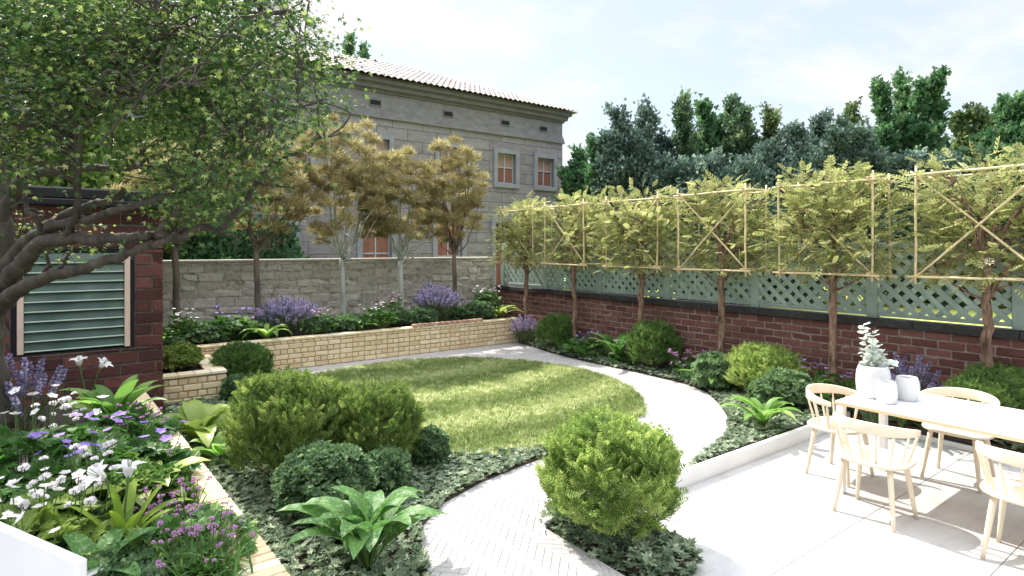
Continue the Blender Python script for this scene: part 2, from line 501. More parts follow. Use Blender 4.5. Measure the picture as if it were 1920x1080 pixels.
M['pavers'] = masonry('pavers', [(0, (.38, .36, .345)), (.5, (.41, .39, .375)), (1, (.44, .42, .405))], .75, 2.0, .25, (.42, .4, .38), .3, .25, 70)
M['joint'] = solid('joint', (.37, .35, .335), .95, .2, 30, .4, 60)
M['white_kerb'] = solid('white_kerb', (.72, .7, .68), .6, .05, 3, .05, 30)
M['soil'] = solid('soil', (.05, .038, .028), .95, .5, 20, 1.0, 40)
M['turf'] = solid('turf', (.12, .16, .05), .95, .4, 30, .8, 60)
M['far_lawn'] = solid('far_lawn', (.42, .46, .1), .9, .25, 3, .6, 80)
M['earth'] = solid('earth', (.07, .1, .035), .95, .3, 1.2, .6, 20)
M['white_metal'] = solid('white_metal', (.78, .77, .77), .35, .03, 3)
M['white_top'] = solid('white_top', (.68, .68, .68), .4, .02, 3)
M['ceramic'] = solid('ceramic', (.6, .59, .585), .55, .03, 5, .1, 14)
M['cushion'] = solid('cushion', (.74, .74, .77), .55, .03, 3)
# house
M['ashlar'] = None
M['render_grey'] = solid('render_grey', (.215, .207, .222), .9, .2, 3, .3, 40, .2, (1, 1, 2))
M['trim_grey'] = solid('trim_grey', (.265, .27, .305), .85, .14, 4, .3, 50, .2)
M['cornice'] = solid('cornice', (.165, .16, .172), .9, .15, 4, .3, 40, .2)
M['roof_tile'] = solid('roof_tile', (.5, .43, .415), .8, .3, 2.2, .3, 20, .3, (1, 1, 1), .2)
M['win_frame'] = solid('win_frame', (.36, .38, .41), .5, .06, 4)
M['dark_hole'] = solid('dark_hole', (.015, .015, .018), .9, .1, 4)
M['roof_felt'] = solid('roof_felt', (.014, .014, .015), .85, .3, 6, .4, 60)
M['louvre_frame'] = solid('louvre_frame', (.6, .46, .38), .6, .2, 3)
M['louvre_glass'] = None

def mat_patio():
    m, nt, N, L = new_mat('patio_stone')
    tc = node(N, 'ShaderNodeTexCoord'); mp = node(N, 'ShaderNodeMapping'); mp.inputs['Scale'].default_value = (1.0, 2.6, 1.0)
    L.new(tc.outputs['Object'], mp.inputs['Vector'])
    a = node(N, 'ShaderNodeAttribute', attribute_name='tone')
    n1 = node(N, 'ShaderNodeTexNoise', Scale=2.6, Detail=9.0, Roughness=.68, Distortion=.5); L.new(mp.outputs[0], n1.inputs['Vector'])
    r1 = ramp(N, [(.3, (.37, .36, .35)), (.5, (.45, .44, .43)), (.72, (.5, .49, .48))]); L.new(n1.outputs['Fac'], r1.inputs['Fac'])
    n2 = node(N, 'ShaderNodeTexNoise', Scale=7.0, Detail=10.0, Roughness=.8); L.new(tc.outputs['Object'], n2.inputs['Vector'])
    r2 = ramp(N, [(.62, (0, 0, 0)), (.7, (.5, .5, .5))]); L.new(n2.outputs['Fac'], r2.inputs['Fac'])
    mx = node(N, 'ShaderNodeMixRGB'); mx.inputs['Color2'].default_value = (.3, .29, .28, 1)
    L.new(r2.outputs['Color'], mx.inputs['Fac']); L.new(r1.outputs['Color'], mx.inputs['Color1'])
    mr = node(N, 'ShaderNodeMapRange'); mr.inputs['To Min'].default_value = .93; mr.inputs['To Max'].default_value = 1.05
    L.new(a.outputs['Fac'], mr.inputs['Value'])
    hs = node(N, 'ShaderNodeHueSaturation'); L.new(mr.outputs[0], hs.inputs['Value']); L.new(mx.outputs[0], hs.inputs['Color'])
    p = node(N, 'ShaderNodeBsdfPrincipled', Roughness=.6); p.inputs['Specular IOR Level'].default_value = .3
    L.new(hs.outputs[0], p.inputs['Base Color'])
    b = node(N, 'ShaderNodeBump', Strength=.2, Distance=.006); L.new(n2.outputs['Fac'], b.inputs['Height']); L.new(b.outputs[0], p.inputs['Normal'])
    o = node(N, 'ShaderNodeOutputMaterial'); L.new(p.outputs[0], o.inputs['Surface'])
    return m
M['patio'] = mat_patio()

def mat_ashlar():
    m, nt, N, L = new_mat('ashlar')
    tc = node(N, 'ShaderNodeTexCoord')
    sx = node(N, 'ShaderNodeSeparateXYZ'); L.new(tc.outputs['Object'], sx.inputs[0])
    cb = node(N, 'ShaderNodeCombineXYZ'); L.new(sx.outputs['X'], cb.inputs['X']); L.new(sx.outputs['Z'], cb.inputs['Y'])
    bt = node(N, 'ShaderNodeTexBrick', offset=.5, offset_frequency=2)
    bt.inputs['Scale'].default_value = 1.0; bt.inputs['Brick Width'].default_value = 1.05; bt.inputs['Row Height'].default_value = .36
    bt.inputs['Mortar Size'].default_value = .009; bt.inputs['Mortar Smooth'].default_value = .15
    bt.inputs['Color1'].default_value = (.235, .222, .24, 1); bt.inputs['Color2'].default_value = (.29, .275, .293, 1); bt.inputs['Mortar'].default_value = (.09, .088, .095, 1)
    L.new(cb.outputs[0], bt.inputs['Vector'])
    mp = node(N, 'ShaderNodeMapping'); mp.inputs['Scale'].default_value = (1, 1, 3); L.new(tc.outputs['Object'], mp.inputs['Vector'])
    nz = node(N, 'ShaderNodeTexNoise', Scale=2.2, Detail=9.0, Roughness=.7); L.new(mp.outputs[0], nz.inputs['Vector'])
    r = ramp(N, [(.25, (.62, .6, .6)), (.7, (1.12, 1.1, 1.08))]); L.new(nz.outputs['Fac'], r.inputs['Fac'])
    mx = node(N, 'ShaderNodeMixRGB', blend_type='MULTIPLY', Fac=1.0); L.new(bt.outputs['Color'], mx.inputs['Color1']); L.new(r.outputs['Color'], mx.inputs['Color2'])
    p = node(N, 'ShaderNodeBsdfPrincipled', Roughness=.9); L.new(mx.outputs[0], p.inputs['Base Color'])
    b = node(N, 'ShaderNodeBump', Strength=.8, Distance=.03, invert=True); L.new(bt.outputs['Fac'], b.inputs['Height'])
    L.new(b.outputs[0], p.inputs['Normal'])
    o = node(N, 'ShaderNodeOutputMaterial'); L.new(p.outputs[0], o.inputs['Surface'])
    return m
M['ashlar'] = mat_ashlar()

def mat_curtain(name, c1, c2):
    m, nt, N, L = new_mat(name)
    tc = node(N, 'ShaderNodeTexCoord')
    w = node(N, 'ShaderNodeTexWave', Scale=9.0, Distortion=1.5); w.inputs['Detail'].default_value = 2
    L.new(tc.outputs['Object'], w.inputs['Vector'])
    r = ramp(N, [(.2, c1), (.8, c2)]); L.new(w.outputs['Fac'], r.inputs['Fac'])
    p = node(N, 'ShaderNodeBsdfPrincipled', Roughness=.12); p.inputs['Specular IOR Level'].default_value = .5
    L.new(r.outputs['Color'], p.inputs['Base Color'])
    o = node(N, 'ShaderNodeOutputMaterial'); L.new(p.outputs[0], o.inputs['Surface'])
    return m
M['pane'] = mat_curtain('pane', (.17, .06, .045), (.36, .17, .13))
M['pane_pale'] = mat_curtain('pane_pale', (.33, .2, .16), (.44, .3, .25))
M['pane_dark'] = solid('pane_dark', (.02, .03, .03), .08, .1, 4)
M['door_wood'] = solid('door_wood', (.26, .1, .07), .5, .25, 6, .2, 30, .4, (1, 1, .2))

def mat_louvre():
    m, nt, N, L = new_mat('louvre_glass')
    tc = node(N, 'ShaderNodeTexCoord')
    nz = node(N, 'ShaderNodeTexNoise', Scale=3.0, Detail=5.0); L.new(tc.outputs['Object'], nz.inputs['Vector'])
    r = ramp(N, [(.35, (.055, .095, .082)), (.65, (.1, .15, .13))]); L.new(nz.outputs['Fac'], r.inputs['Fac'])
    p = node(N, 'ShaderNodeBsdfPrincipled', Roughness=.18); p.inputs['Specular IOR Level'].default_value = .6
    L.new(r.outputs['Color'], p.inputs['Base Color'])
    o = node(N, 'ShaderNodeOutputMaterial'); L.new(p.outputs[0], o.inputs['Surface'])
    return m
M['louvre_glass'] = mat_louvre()
M['louvre_edge'] = solid('louvre_edge', (.5, .62, .52), .25, .05, 4)

# ------------------------------------------------------------------ masonry builder
UX, UY, UZ = np.array([1., 0, 0]), np.array([0, 1., 0]), np.array([0, 0, 1.])

def courses(mb, origin, u, v, n, L, Ht, rows, depth=.1, joint=.01, bev=.006, jit=.0015, proud=.003, mat=0, tone=(0, 1)):
    """rows: list of (height, [unit lengths cycle], start offset); fills L x Ht from origin"""
    origin = np.array(origin, float); z = 0.0; k = 0
    C, Hf, T = [], [], []
    while z < Ht - 1e-4:
        h, lens, off = rows[k % len(rows)]; h = min(h, Ht - z)
        if h < .02: break
        x = -off * (lens[0]); i = k * 3
        while x < L:
            l = lens[i % len(lens)]; i += 1
            a, b = max(x, 0), min(x + l, L)
            if b - a > .03:
                C.append(origin + u * (a + b) / 2 + v * (z + h / 2) - n * (depth / 2 - rng.uniform(-proud, proud)))
                Hf.append(((b - a - joint) / 2, depth / 2, (h - joint) / 2)); T.append(rng.uniform(*tone))
            x += l
        z += h; k += 1
    Mx = np.stack([u, n, v], -1)
    add_boxes(mb, C, Hf, bev, Mx, mat, np.array(T), jit)

# ------------------------------------------------------------------ camera, light, sky
cam = bpy.data.cameras.new('camera'); cam_o = bpy.data.objects.new('camera', cam); col.objects.link(cam_o)
cam.sensor_width = 36.0; cam.lens = 36.0 * FPX / 1920.0; cam.shift_y = -75.0 / 1920.0
cam.clip_start = .05; cam.clip_end = 2000
cam_o.location = (0, 0, CAM_H); cam_o.rotation_euler = (rad(90), 0, rad(-36.4))
scene.camera = cam_o

SUN_EL = 50.0
sd = unit(np.array([.14, -.99, 0])) * math.cos(rad(SUN_EL)); sd[2] = -math.sin(rad(SUN_EL))
sun = bpy.data.lights.new('sun', 'SUN'); sun.energy = 2.85; sun.angle = rad(.6); sun.color = (1.0, .95, .87)
sun_o = bpy.data.objects.new('sun', sun); col.objects.link(sun_o)
sun_o.rotation_euler = Vector(sd).to_track_quat('-Z', 'Y').to_euler(); sun_o.location = (0, 10, 20)

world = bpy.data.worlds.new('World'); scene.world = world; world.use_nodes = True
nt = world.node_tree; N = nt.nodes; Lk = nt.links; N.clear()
sky = N.new('ShaderNodeTexSky'); sky.sky_type = 'NISHITA'; sky.sun_disc = False
sky.sun_elevation = rad(SUN_EL); sky.sun_rotation = math.atan2(-sd[0], -sd[1]); sky.altitude = 50; sky.air_density = 1.0; sky.dust_density = 1.6; sky.ozone_density = 1.0
tc = N.new('ShaderNodeTexCoord')
mp = N.new('ShaderNodeMapping'); mp.inputs['Scale'].default_value = (1.0, 1.0, 2.6); mp.inputs['Location'].default_value = (.35, .1, .25)
Lk.new(tc.outputs['Generated'], mp.inputs['Vector'])
nz = N.new('ShaderNodeTexNoise'); nz.inputs['Scale'].default_value = 2.3; nz.inputs['Detail'].default_value = 9; nz.inputs['Roughness'].default_value = .58; nz.inputs['Distortion'].default_value = .25
Lk.new(mp.outputs[0], nz.inputs['Vector'])
cr = ramp(N, [(.45, (0, 0, 0)), (.58, (1, 1, 1))]); Lk.new(nz.outputs['Fac'], cr.inputs['Fac'])
base = N.new('ShaderNodeMixRGB'); base.inputs['Fac'].default_value = .8; base.inputs['Color2'].default_value = (1.9, 2.06, 2.27, 1)
Lk.new(sky.outputs['Color'], base.inputs['Color1'])
mx = N.new('ShaderNodeMixRGB'); mx.inputs['Color2'].default_value = (2.62, 2.61, 2.58, 1)
Lk.new(cr.outputs['Color'], mx.inputs['Fac']); Lk.new(base.outputs['Color'], mx.inputs['Color1'])
# added boost: sky overhead, above the frame, brightened to raise the ambient fill
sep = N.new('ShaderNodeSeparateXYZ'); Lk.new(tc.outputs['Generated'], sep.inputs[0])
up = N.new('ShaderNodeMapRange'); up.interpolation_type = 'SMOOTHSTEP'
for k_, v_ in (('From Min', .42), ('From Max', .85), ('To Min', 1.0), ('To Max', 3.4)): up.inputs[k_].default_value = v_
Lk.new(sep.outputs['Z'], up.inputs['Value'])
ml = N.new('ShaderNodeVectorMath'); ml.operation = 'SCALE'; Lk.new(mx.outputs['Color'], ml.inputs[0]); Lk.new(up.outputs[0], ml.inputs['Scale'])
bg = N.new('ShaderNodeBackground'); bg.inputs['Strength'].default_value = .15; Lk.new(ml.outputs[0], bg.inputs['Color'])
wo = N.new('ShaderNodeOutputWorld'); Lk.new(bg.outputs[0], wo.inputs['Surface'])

scene.view_settings.view_transform = 'Standard'; scene.view_settings.look = 'None'
scene.view_settings.exposure = 1.42; scene.view_settings.gamma = 1.0
scene.render.engine = 'CYCLES'
scene.cycles.use_denoising = True
scene.cycles.max_bounces = 10; scene.cycles.diffuse_bounces = 6; scene.cycles.glossy_bounces = 3; scene.cycles.transmission_bounces = 4
scene.cycles.use_adaptive_sampling = True; scene.cycles.adaptive_threshold = .015
scene.cycles.caustics_reflective = False; scene.cycles.caustics_refractive = False

# ================================================================== GROUND
GZ = 0.10                      # level of path, lawn and beds (the patio is at 0)
struct(sheet('ground', [(-600, -600), (600, -600), (600, 600), (-600, 600)], -.12, M['earth']))
struct(sheet('neighbour_lawn', [(7.75, -8), (40, -8), (40, 60), (7.75, 60)], .22, M['far_lawn'], .3))
struct(sheet('field', [(-30, 10.95), (7.7, 10.95), (7.7, 16.9), (-30, 16.9)], .2, M['earth'], .3))

lawn_poly = closed_spline([(2.1, 8.15), (3.2, 8.72), (4.5, 8.72), (5.55, 8.0), (6.1, 6.75), (5.95, 5.6), (5.45, 4.75), (4.9, 4.35), (4.2, 4.1), (3.4, 4.2), (2.7, 4.5), (2.1, 5.3), (1.8, 6.6), (1.85, 7.5)], 8)
right_bed = [(7.5, 9.3), (7.05, 9.3), (6.78, 8.03), (6.72, 6.99), (6.76, 5.92), (6.72, 5.07), (6.55, 4.6), (6.15, 4.15), (5.75, 3.77), (5.4, 3.55), (5.02, 3.38), (4.6, 3.26), (4.15, 3.125), (7.0, 3.125), (7.0, -2.0), (7.5, -2.0)]
left_bed = [(.82, 1.6), (1.55, 1.6), (1.57, 2.6), (1.61, 2.99), (1.71, 3.27), (1.87, 3.55), (2.14, 3.76), (2.58, 3.92), (3.1, 4.02), (3.75, 4.1), (4.0, 4.16), (3.4, 4.25), (2.7, 4.55), (2.1, 5.35), (1.8, 6.6), (1.85, 7.5), (2.15, 8.3), (2.35, 8.7), (2.3, 9.0), (2.2, 9.3), (1.48, 9.3), (1.48, 7.97), (.78, 7.97)]
corner_bed = [(2.66, 2.25), (3.02, 2.22), (3.1, 2.5), (3.05, 3.1), (2.75, 3.25), (2.58, 3.05), (2.56, 2.6)]
def path_mask(p):
    ok = (p[:, 0] > .6) & (p[:, 1] > -1.5) & (p[:, 1] < 9.36) & (p[:, 0] < 7.2)
    ok &= (p[:, 1] > 3.05) | (p[:, 0] < 2.53)
    return ok
path_outline = [(.8, -1.5), (2.52, -1.5), (2.52, 3.1), (7.2, 3.1), (7.2, 9.36), (.8, 9.36)]
pm = MB()
# herringbone pavers laid at 45 degrees
pw, pl, gap = .052, .156, .0016
k = 3                                           # pl = 3 * pw
C, A = [], []
e1 = np.array([math.cos(rad(45)), math.sin(rad(45))]); e2 = np.array([-e1[1], e1[0]])
for i in range(-150, 190):
    for j in range(-70, 70):
        # herringbone with ratio 3: step (pw along diagonal)
        ox = i * pw + j * pl * 1.0; oy = i * pw - j * pl * 1.0
        C.append((ox + pl / 2, oy + pw / 2)); A.append(0)
        C.append((ox + pw / 2, oy + pw + pl / 2)); A.append(1)
C = np.array(C); A = np.array(A)
P2 = C[:, :1] * e1 + C[:, 1:] * e2 + np.array([4.0, 5.0])
hid = inside(P2, lawn_poly * .94 + lawn_poly.mean(0) * .06) & True
keep = path_mask(P2) & ~hid & (P2[:, 0] > .9)
P2, A = P2[keep], A[keep]
Mz = np.zeros((len(A), 3, 3))
e1v = np.array([*e1, 0]); e2v = np.array([*e2, 0])
Mz[A == 0] = np.stack([e1v, e2v, UZ], -1); Mz[A == 1] = np.stack([e2v, -e1v, UZ], -1)
add_boxes(pm, np.concatenate([P2, np.full((len(P2), 1), GZ - .02)], 1), (pl / 2 - gap, pw / 2 - gap, .02), .002, Mz, 0, rng.uniform(.0, 1, len(P2)))
for v_ in pm.v:                                 # pavers are cut along the kerb and the patio edge
    low_ = v_[:, 1] < 3.097
    near_ = v_[:, 0] > 2.488
    cut_y = low_ & near_ & (v_[:, 0] - 2.488 > 3.097 - v_[:, 1])
    v_[cut_y, 1] = 3.097
    cut_x = (v_[:, 1] < 3.0965) & (v_[:, 0] > 2.488)
    v_[cut_x, 0] = 2.488
struct(pm.build('path', [M['pavers']]))
struct(sheet('path_base', path_outline, GZ - .006, M['joint'], .2))
struct(sheet('bed_soil', left_bed, GZ + .012, M['soil'], .05))
struct(sheet('bed_soil', right_bed, GZ + .012, M['soil'], .05))
struct(sheet('bed_soil', corner_bed, GZ + .012, M['soil'], .12))
struct(sheet('lawn', lawn_poly, GZ + .018, M['turf'], .05))

# patio of large pale slabs
pt = MB()
sx_, sy_ = 1.2, .79
C, Hf = [], []
for i in range(-1, 6):
    for j in range(-3, 4):
        x0, y0 = 2.55 + i * sx_ * 1.0, 1.13 + j * sy_
        if j % 2: x0 -= .0
        x1, y1 = x0 + sx_, y0 + sy_
        x0 = max(x0, 2.55); x1 = min(x1, 7.0); y1 = min(y1, 3.04)
        if x1 - x0 < .05 or y1 - y0 < .05: continue
        C.append(((x0 + x1) / 2, (y0 + y1) / 2, -.02)); Hf.append(((x1 - x0) / 2 - .0025, (y1 - y0) / 2 - .0025, .02))
add_boxes(pt, C, Hf, .0015, None, 0, rng.uniform(0, 1, len(C)))
struct(pt.build('patio', [M['patio']]))
struct(sheet('patio_base', [(2.54, -6), (7.0, -6), (7.0, 3.05), (2.54, 3.05)], -.009, M['joint'], .1))
struct(sheet('terrace', [(-6, -6), (2.53, -6), (2.53, 1.55), (.0, 1.55), (-.0, 3.1), (-6, 3.1)], .06, M['patio'], .15))
kb = MB()
box(kb, (2.53, 3.05, -.05), (6.998, 3.095, .135), .006)
box(kb, (7.0, -6, -.05), (7.05, 3.095, .045), .006)
box(kb, (2.49, -1.5, -.05), (2.548, 2.25, .101), .004)
struct(kb.build('kerb', [M['white_kerb']]))

# grass blades: mowing stripes lean alternately, so they catch light differently
NT, PER = 15000, 13
tp_ = sample_poly(lawn_poly * 1.012 - lawn_poly.mean(0) * .012, NT)
stripe_t = np.sin((tp_[:, 1] - .1 * tp_[:, 0] + .12 * np.sin(tp_[:, 0] * 1.7)) * 2 * PI / 1.15)
th_ = .045 + .034 * rng.random(NT)
tl = np.stack([rng.normal(0, .22, NT), rng.normal(0, .22, NT) - np.where(stripe_t > 0, .7, -.6) * (.4 + .6 * np.abs(stripe_t))], -1)
NB = NT * PER
ix = np.repeat(np.arange(NT), PER)
fan = rng.normal(0, .42, (NB, 2))
p = tp_[ix] + fan * .022
bd = np.concatenate([tl[ix] + fan, np.ones((NB, 1))], 1)
hgt = th_[ix] * rng.uniform(.7, 1.1, NB)
T = (np.array([[0, 0, 0], [-.075, .45, .0], [0, 1, .16], [.075, .45, 0]], float), np.array([[0, 3, 2, 1]]))
V, Fc = scatter(T, np.concatenate([p, np.full((NB, 1), GZ + .012)], 1), frames(bd, rand_dir(NB)), hgt)
ttone = np.clip(rng.normal(.45, .18, NT) + .17 * stripe_t, 0, 1)
gm = MB(); gm.add(V, Fc, 0, np.clip(ttone[ix] + rng.normal(0, .12, NB), 0, 1))
struct(gm.build('grass', [M['grass']]), 'stuff')

# ground cover under the shrubs
def cover(poly, dens, name='ground_cover', smin=.027, smax=.046, fringe=False):
    poly = np.asarray(poly, float)
    area = abs(.5 * np.sum(poly[:, 0] * np.roll(poly[:, 1], -1) - np.roll(poly[:, 0], -1) * poly[:, 1]))
    n = int(area * dens)
    p = sample_poly(poly, n)
    zc = GZ + .015 + .035 * rng.random(n)
    if fringe:                                   # leaves hang over the edge down to the paving
        E = np.concatenate([poly[i] + (poly[(i + 1) % len(poly)] - poly[i]) * np.linspace(0, 1, 26)[:, None] for i in range(len(poly))])
        E = np.repeat(E, 2, 0) + rng.normal(0, .025, (len(E) * 2, 2))
        p = np.concatenate([p, E]); zc = np.concatenate([zc, rng.uniform(.012, .11, len(E))]); n = len(p)
    T = whorl(7, .24, .35)
    d = unit(np.stack([rng.normal(0, .35, n), rng.normal(0, .35, n), np.ones(n)], -1))
    V, Fc = scatter(T, np.concatenate([p, zc[:, None]], 1), frames(d, rand_dir(n)), rng.uniform(smin, smax, n))
    mb = MB(); k = len(T[1])
    mb.add(V, Fc, 0, np.clip(np.repeat(rng.beta(1.6, 2.4, n), k) + rng.normal(0, .12, n * k), 0, 1))
    return struct(mb.build(name, [M['cover']]), 'stuff')
cover(left_bed, 1150)
cover(right_bed, 850)
cover(corner_bed, 950, smin=.04, smax=.064, fringe=True)

# ================================================================== WALLS
# brick boundary wall on the right, X = 7.5
WX, WY = 7.5, 10.75
w = thing('brick_wall', 'long low dark red brick wall with black coping under the green lattice fence', 'wall', (WX, 4, 0))
mb = MB()
org = np.array([0, -6.0, GZ - .05])
rows = [(.0925, [.25], 0), (.0925, [.25], .5)]
courses(mb, org, UY, UZ, -UX, WY - 4 + 2.0 + 4, 1.02, rows,   .1, .013, .009, .003, .004, 0, (.22, .8))
# (local Y runs from -6 .. ) mortar slab set back behind the brick faces
box(mb, (.008, -6, GZ - .1), (.215, 6.75, 1.065), .002, 1)
mb.build('brickwork', [M['brick_red'], M['mortar_red']], w)
cp = MB()
for i in range(14):
    y0 = -6 + i * .92; y1 = min(y0 + .915, 6.75)
    if y0 < 6.7: box(cp, (-.05, y0, 1.066 + .0), (.25, y1, 1.15), .008, 0, rng.random())
cp.build('coping', [M['coping']], w)

# lattice fence standing on it
f = thing('lattice_fence', 'sage green lattice fence panels between square posts on top of the brick wall', 'fence', (WX + .1, 4, 1.15))
posts_y = [10.62, 9.12, 7.6, 6.08, 4.56, 3.06, 1.7, .2, -1.3]
for y in posts_y:
    mb = MB(); box(mb, (-.045, -.06, .002), (.045, .06, .93), .006, 0, rng.random())
    mb.build('post', [M['trellis']], f, (0, y - 4, 0))
sw, sp = .058, .117
for a, b in zip(posts_y[:-1], posts_y[1:]):
    y1, y0 = a - .062 - 4, b + .062 - 4
    mb = MB()
    z0, z1 = .06, .86
    Lw = y1 - y0
    for layer, sg in ((0, 1), (1, -1)):
        xo = -.010 + layer * .016
        step = sp * math.sqrt(2)
        kk = -int((z1 - z0) / step) - 2
        while True:
            # line z = z0 + sg*(y - yc)
            yc = y0 + kk * step
            if yc > y1 + (z1 - z0) + step: break
            pts = []
            ya, yb = (yc, yc + (z1 - z0)) if sg > 0 else (yc, yc - (z1 - z0))
            pa, pb = np.array([ya, z0]), np.array([yb, z1])
            # clip to y range
            t0, t1 = 0.0, 1.0
            dy = pb[0] - pa[0]
            tt = sorted([(y0 - pa[0]) / dy, (y1 - pa[0]) / dy])
            t0, t1 = max(t0, tt[0]), min(t1, tt[1])
            if t1 - t0 > .03:
                A_, B_ = pa + (pb - pa) * t0, pa + (pb - pa) * t1
                bar(mb, (xo, A_[0], A_[1]), (xo, B_[0], B_[1]), sw, .014, .002, 0, rng.random(), up=(1, 0, 0))
            kk += 1
    mb.build('lattice_panel', [M['trellis']], f)
    mb = MB(); box(mb, (-.026, y0 + .001, z1 - .02), (.030, y1 - .001, z1 + .03), .004, 0, rng.random()); mb.build('rail', [M['trellis']], f)
    mb = MB(); box(mb, (-.026, y0 + .001, z0 - .03), (.030, y1 - .001, z0 + .012), .004, 0, rng.random()); mb.build('rail', [M['trellis']], f)

# stone wall at the back
w = thing('stone_wall', 'weathered rough grey rubble stone wall behind the raised planter, in front of the grey house', 'wall', (0, WY, 0))
mb = MB()
rows = [(.15, [.32, .22, .4, .26], .2), (.12, [.24, .36, .2, .42], .5), (.165, [.36, .28, .31], .1), (.13, [.23, .44, .3], .7), (.145, [.33, .2, .38], .35)]
courses(mb, (-8, 0, 0), UX, UZ, -UY, 15.45, 1.74, rows, .16, .008, .02, .011, .012, 0, (.25, .8))
box(mb, (-8, .01, 0), (7.45, .3, 1.735), .002, 1)
box(mb, (-8, -.012, 1.741), (7.45, .31, 1.782), .012, 0, .75)
mb.build('stonework', [M['stone'], M['mortar_stone']], w)

# long buff brick planter along the stone wall, lower block at its left end
buff_rows = [(.079, [.205], 0), (.079, [.104], .5)]
def buff_wall(name, label, loc, runs, caps):
    w = thing(name, label, 'planter', loc)
    mb = MB()
    for (o, u, n, L, Ht, core) in runs:
        courses(mb, o, u, UZ, n, L, Ht, buff_rows, .09, .013, .007, .002, .003, 0, (.2, .8))
        box(mb, core[0], core[1], .002, 1)
    mb.build('brickwork', [M['brick_buff'], M['mortar_buff']], w)
    cm = MB()
    for c in caps: c(cm)
    cm.build('capping', [M['brick_buff'], M['mortar_buff'], M['brick_red']], w)
    return w
def cap_row(x0, x1, y0, y1, z, along='x', unit_l=.075, th=.03, bev=.003, proud=0):
    def fn(cm):
        L = (x1 - x0) if along == 'x' else (y1 - y0)
        n = max(1, int(round(L / unit_l))); st = L / n
        for i in range(n):
            if along == 'x': lo, hi = (x0 + i * st + .003, y0, z - th), (x0 + (i + 1) * st - .003, y1, z + rng.uniform(0, .002))
            else: lo, hi = (x0, y0 + i * st + .003, z - th), (x1, y0 + (i + 1) * st - .003, z + rng.uniform(0, .002))
            box(cm, lo, hi, bev, 0, rng.uniform(.35, 1))
        box(cm, (x0 + .004, y0 + .004, z - th - .001), (x1 - .004, y1 - .004, z - .005), .001, 1)
    return fn
rp = buff_wall('raised_planter', 'long buff brick raised planter in front of the stone wall, full of flowers', (0, 9.34, GZ),
    [((.75, 0, 0), UX, -UY, 6.32, .445, ((.75, .008, -.05), (7.07, .2, .44))),
     ((7.07, 0, 0), UY, UX, 1.3, .445, ((6.9, .012, -.05), (7.062, 1.35, .44)))],
    [cap_row(.75, 7.07, -.006, .2, .475, 'x', .21, .03)])
# row of loose pinkish bricks standing along its edge
mb = MB()
for i in range(13):
    x0 = 4.72 + i * .115
    box(mb, (x0, -.014, .477), (x0 + .088, .07, .53), .004, 0, rng.uniform(.4, .9))
br = mb.build('edging_bricks', [solid('brick_pink', (.42, .26, .18), .85, .25, 14, .4, 50, .3, tone_var=.15)], None, (0, 9.34, GZ))
tag(br, 'short row of pinkish edging bricks laid along the front edge of the long raised planter', 'edging')
struct(sheet('planter_soil', [(.75, 9.54), (6.9, 9.54), (6.9, 10.72), (.75, 10.72)], .53, M['soil'], .3))

bp = buff_wall('block_planter', 'low square buff brick planter beside the brick shed holding a small round bush', (0, 0, GZ),
    [((.78, 7.97, 0), UX, -UY, .68, .33, ((.78, 7.978, -.05), (1.452, 8.1, .325))),
     ((1.46, 7.97, 0), UY, UX, 1.36, .33, ((1.3, 7.98, -.05), (1.452, 9.33, .325)))],
    [cap_row(.76, 1.47, 7.96, 8.17, .362, 'x', .2, .03), cap_row(1.25, 1.47, 8.172, 9.33, .362, 'y', .2, .03)])
struct(sheet('planter_soil', [(.78, 8.17), (1.25, 8.17), (1.25, 9.33), (.78, 9.33)], .42, M['soil'], .3))

# edging wall of the left flower bed: brick on edge coping
w = thing('bed_wall', 'low buff brick edging wall curving along the right side of the flower bed by the shed', 'wall', (0, 0, 0))
mb = MB()
yy = np.arange(1.6, 7.7, .078)
xo = np.interp(yy, [1.6, 3.1, 5.6, 6.25, 7.7], [.87, .81, .69, .645, .57])
C, Hf, Mr = [], [], []
for i, (x, y) in enumerate(zip(xo, yy)):
    C.append((x - .115, y, .25)); Hf.append((.115, .0345, .15))
add_boxes(mb, C, Hf, .005, None, 0, rng.uniform(.3, 1, len(C)), .0012)
for i in range(len(yy) - 1):
    box(mb, (xo[i] - .222, yy[i] + .02, -.05), (xo[i] - .008, yy[i + 1] - .02, .394), .001, 1)
mb.build('brickwork', [M['brick_buff'], M['mortar_buff']], w)
BZ = .36
struct(sheet('flower_bed_soil', [(-5, 3.12), (-.0, 3.12), (.0, 2.35), (.62, 2.35), (.58, 3.1), (.5, 5.6), (.42, 6.3), (.38, 7.7), (-5, 7.7)], BZ, M['soil'], .5))

# ================================================================== SHED
s = thing('brick_shed', 'dark brick shed with a glass louvre window and black roof behind the maple', 'shed', (0, 7.75, 0))
mb = MB()
SXR = .76
rows = [(.13, [.335], 0), (.13, [.335], .5)]
zb, zt = .05, 2.42
wx0, wx1, wz0, wz1 = -.57, .485, .87, 1.97
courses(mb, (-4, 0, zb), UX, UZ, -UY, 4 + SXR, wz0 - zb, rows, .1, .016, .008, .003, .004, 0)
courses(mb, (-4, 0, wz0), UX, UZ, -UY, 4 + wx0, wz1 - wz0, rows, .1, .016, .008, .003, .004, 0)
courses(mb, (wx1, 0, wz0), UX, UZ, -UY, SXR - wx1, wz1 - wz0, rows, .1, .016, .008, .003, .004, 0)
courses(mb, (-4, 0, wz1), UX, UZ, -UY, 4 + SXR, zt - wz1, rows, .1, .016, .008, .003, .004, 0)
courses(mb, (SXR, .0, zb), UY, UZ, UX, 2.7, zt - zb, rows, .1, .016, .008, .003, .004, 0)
box(mb, (-4, .012, zb), (SXR - .012, .11, wz0), .002, 1); box(mb, (-4, .012, wz0), (wx0, .11, wz1), .002, 1)
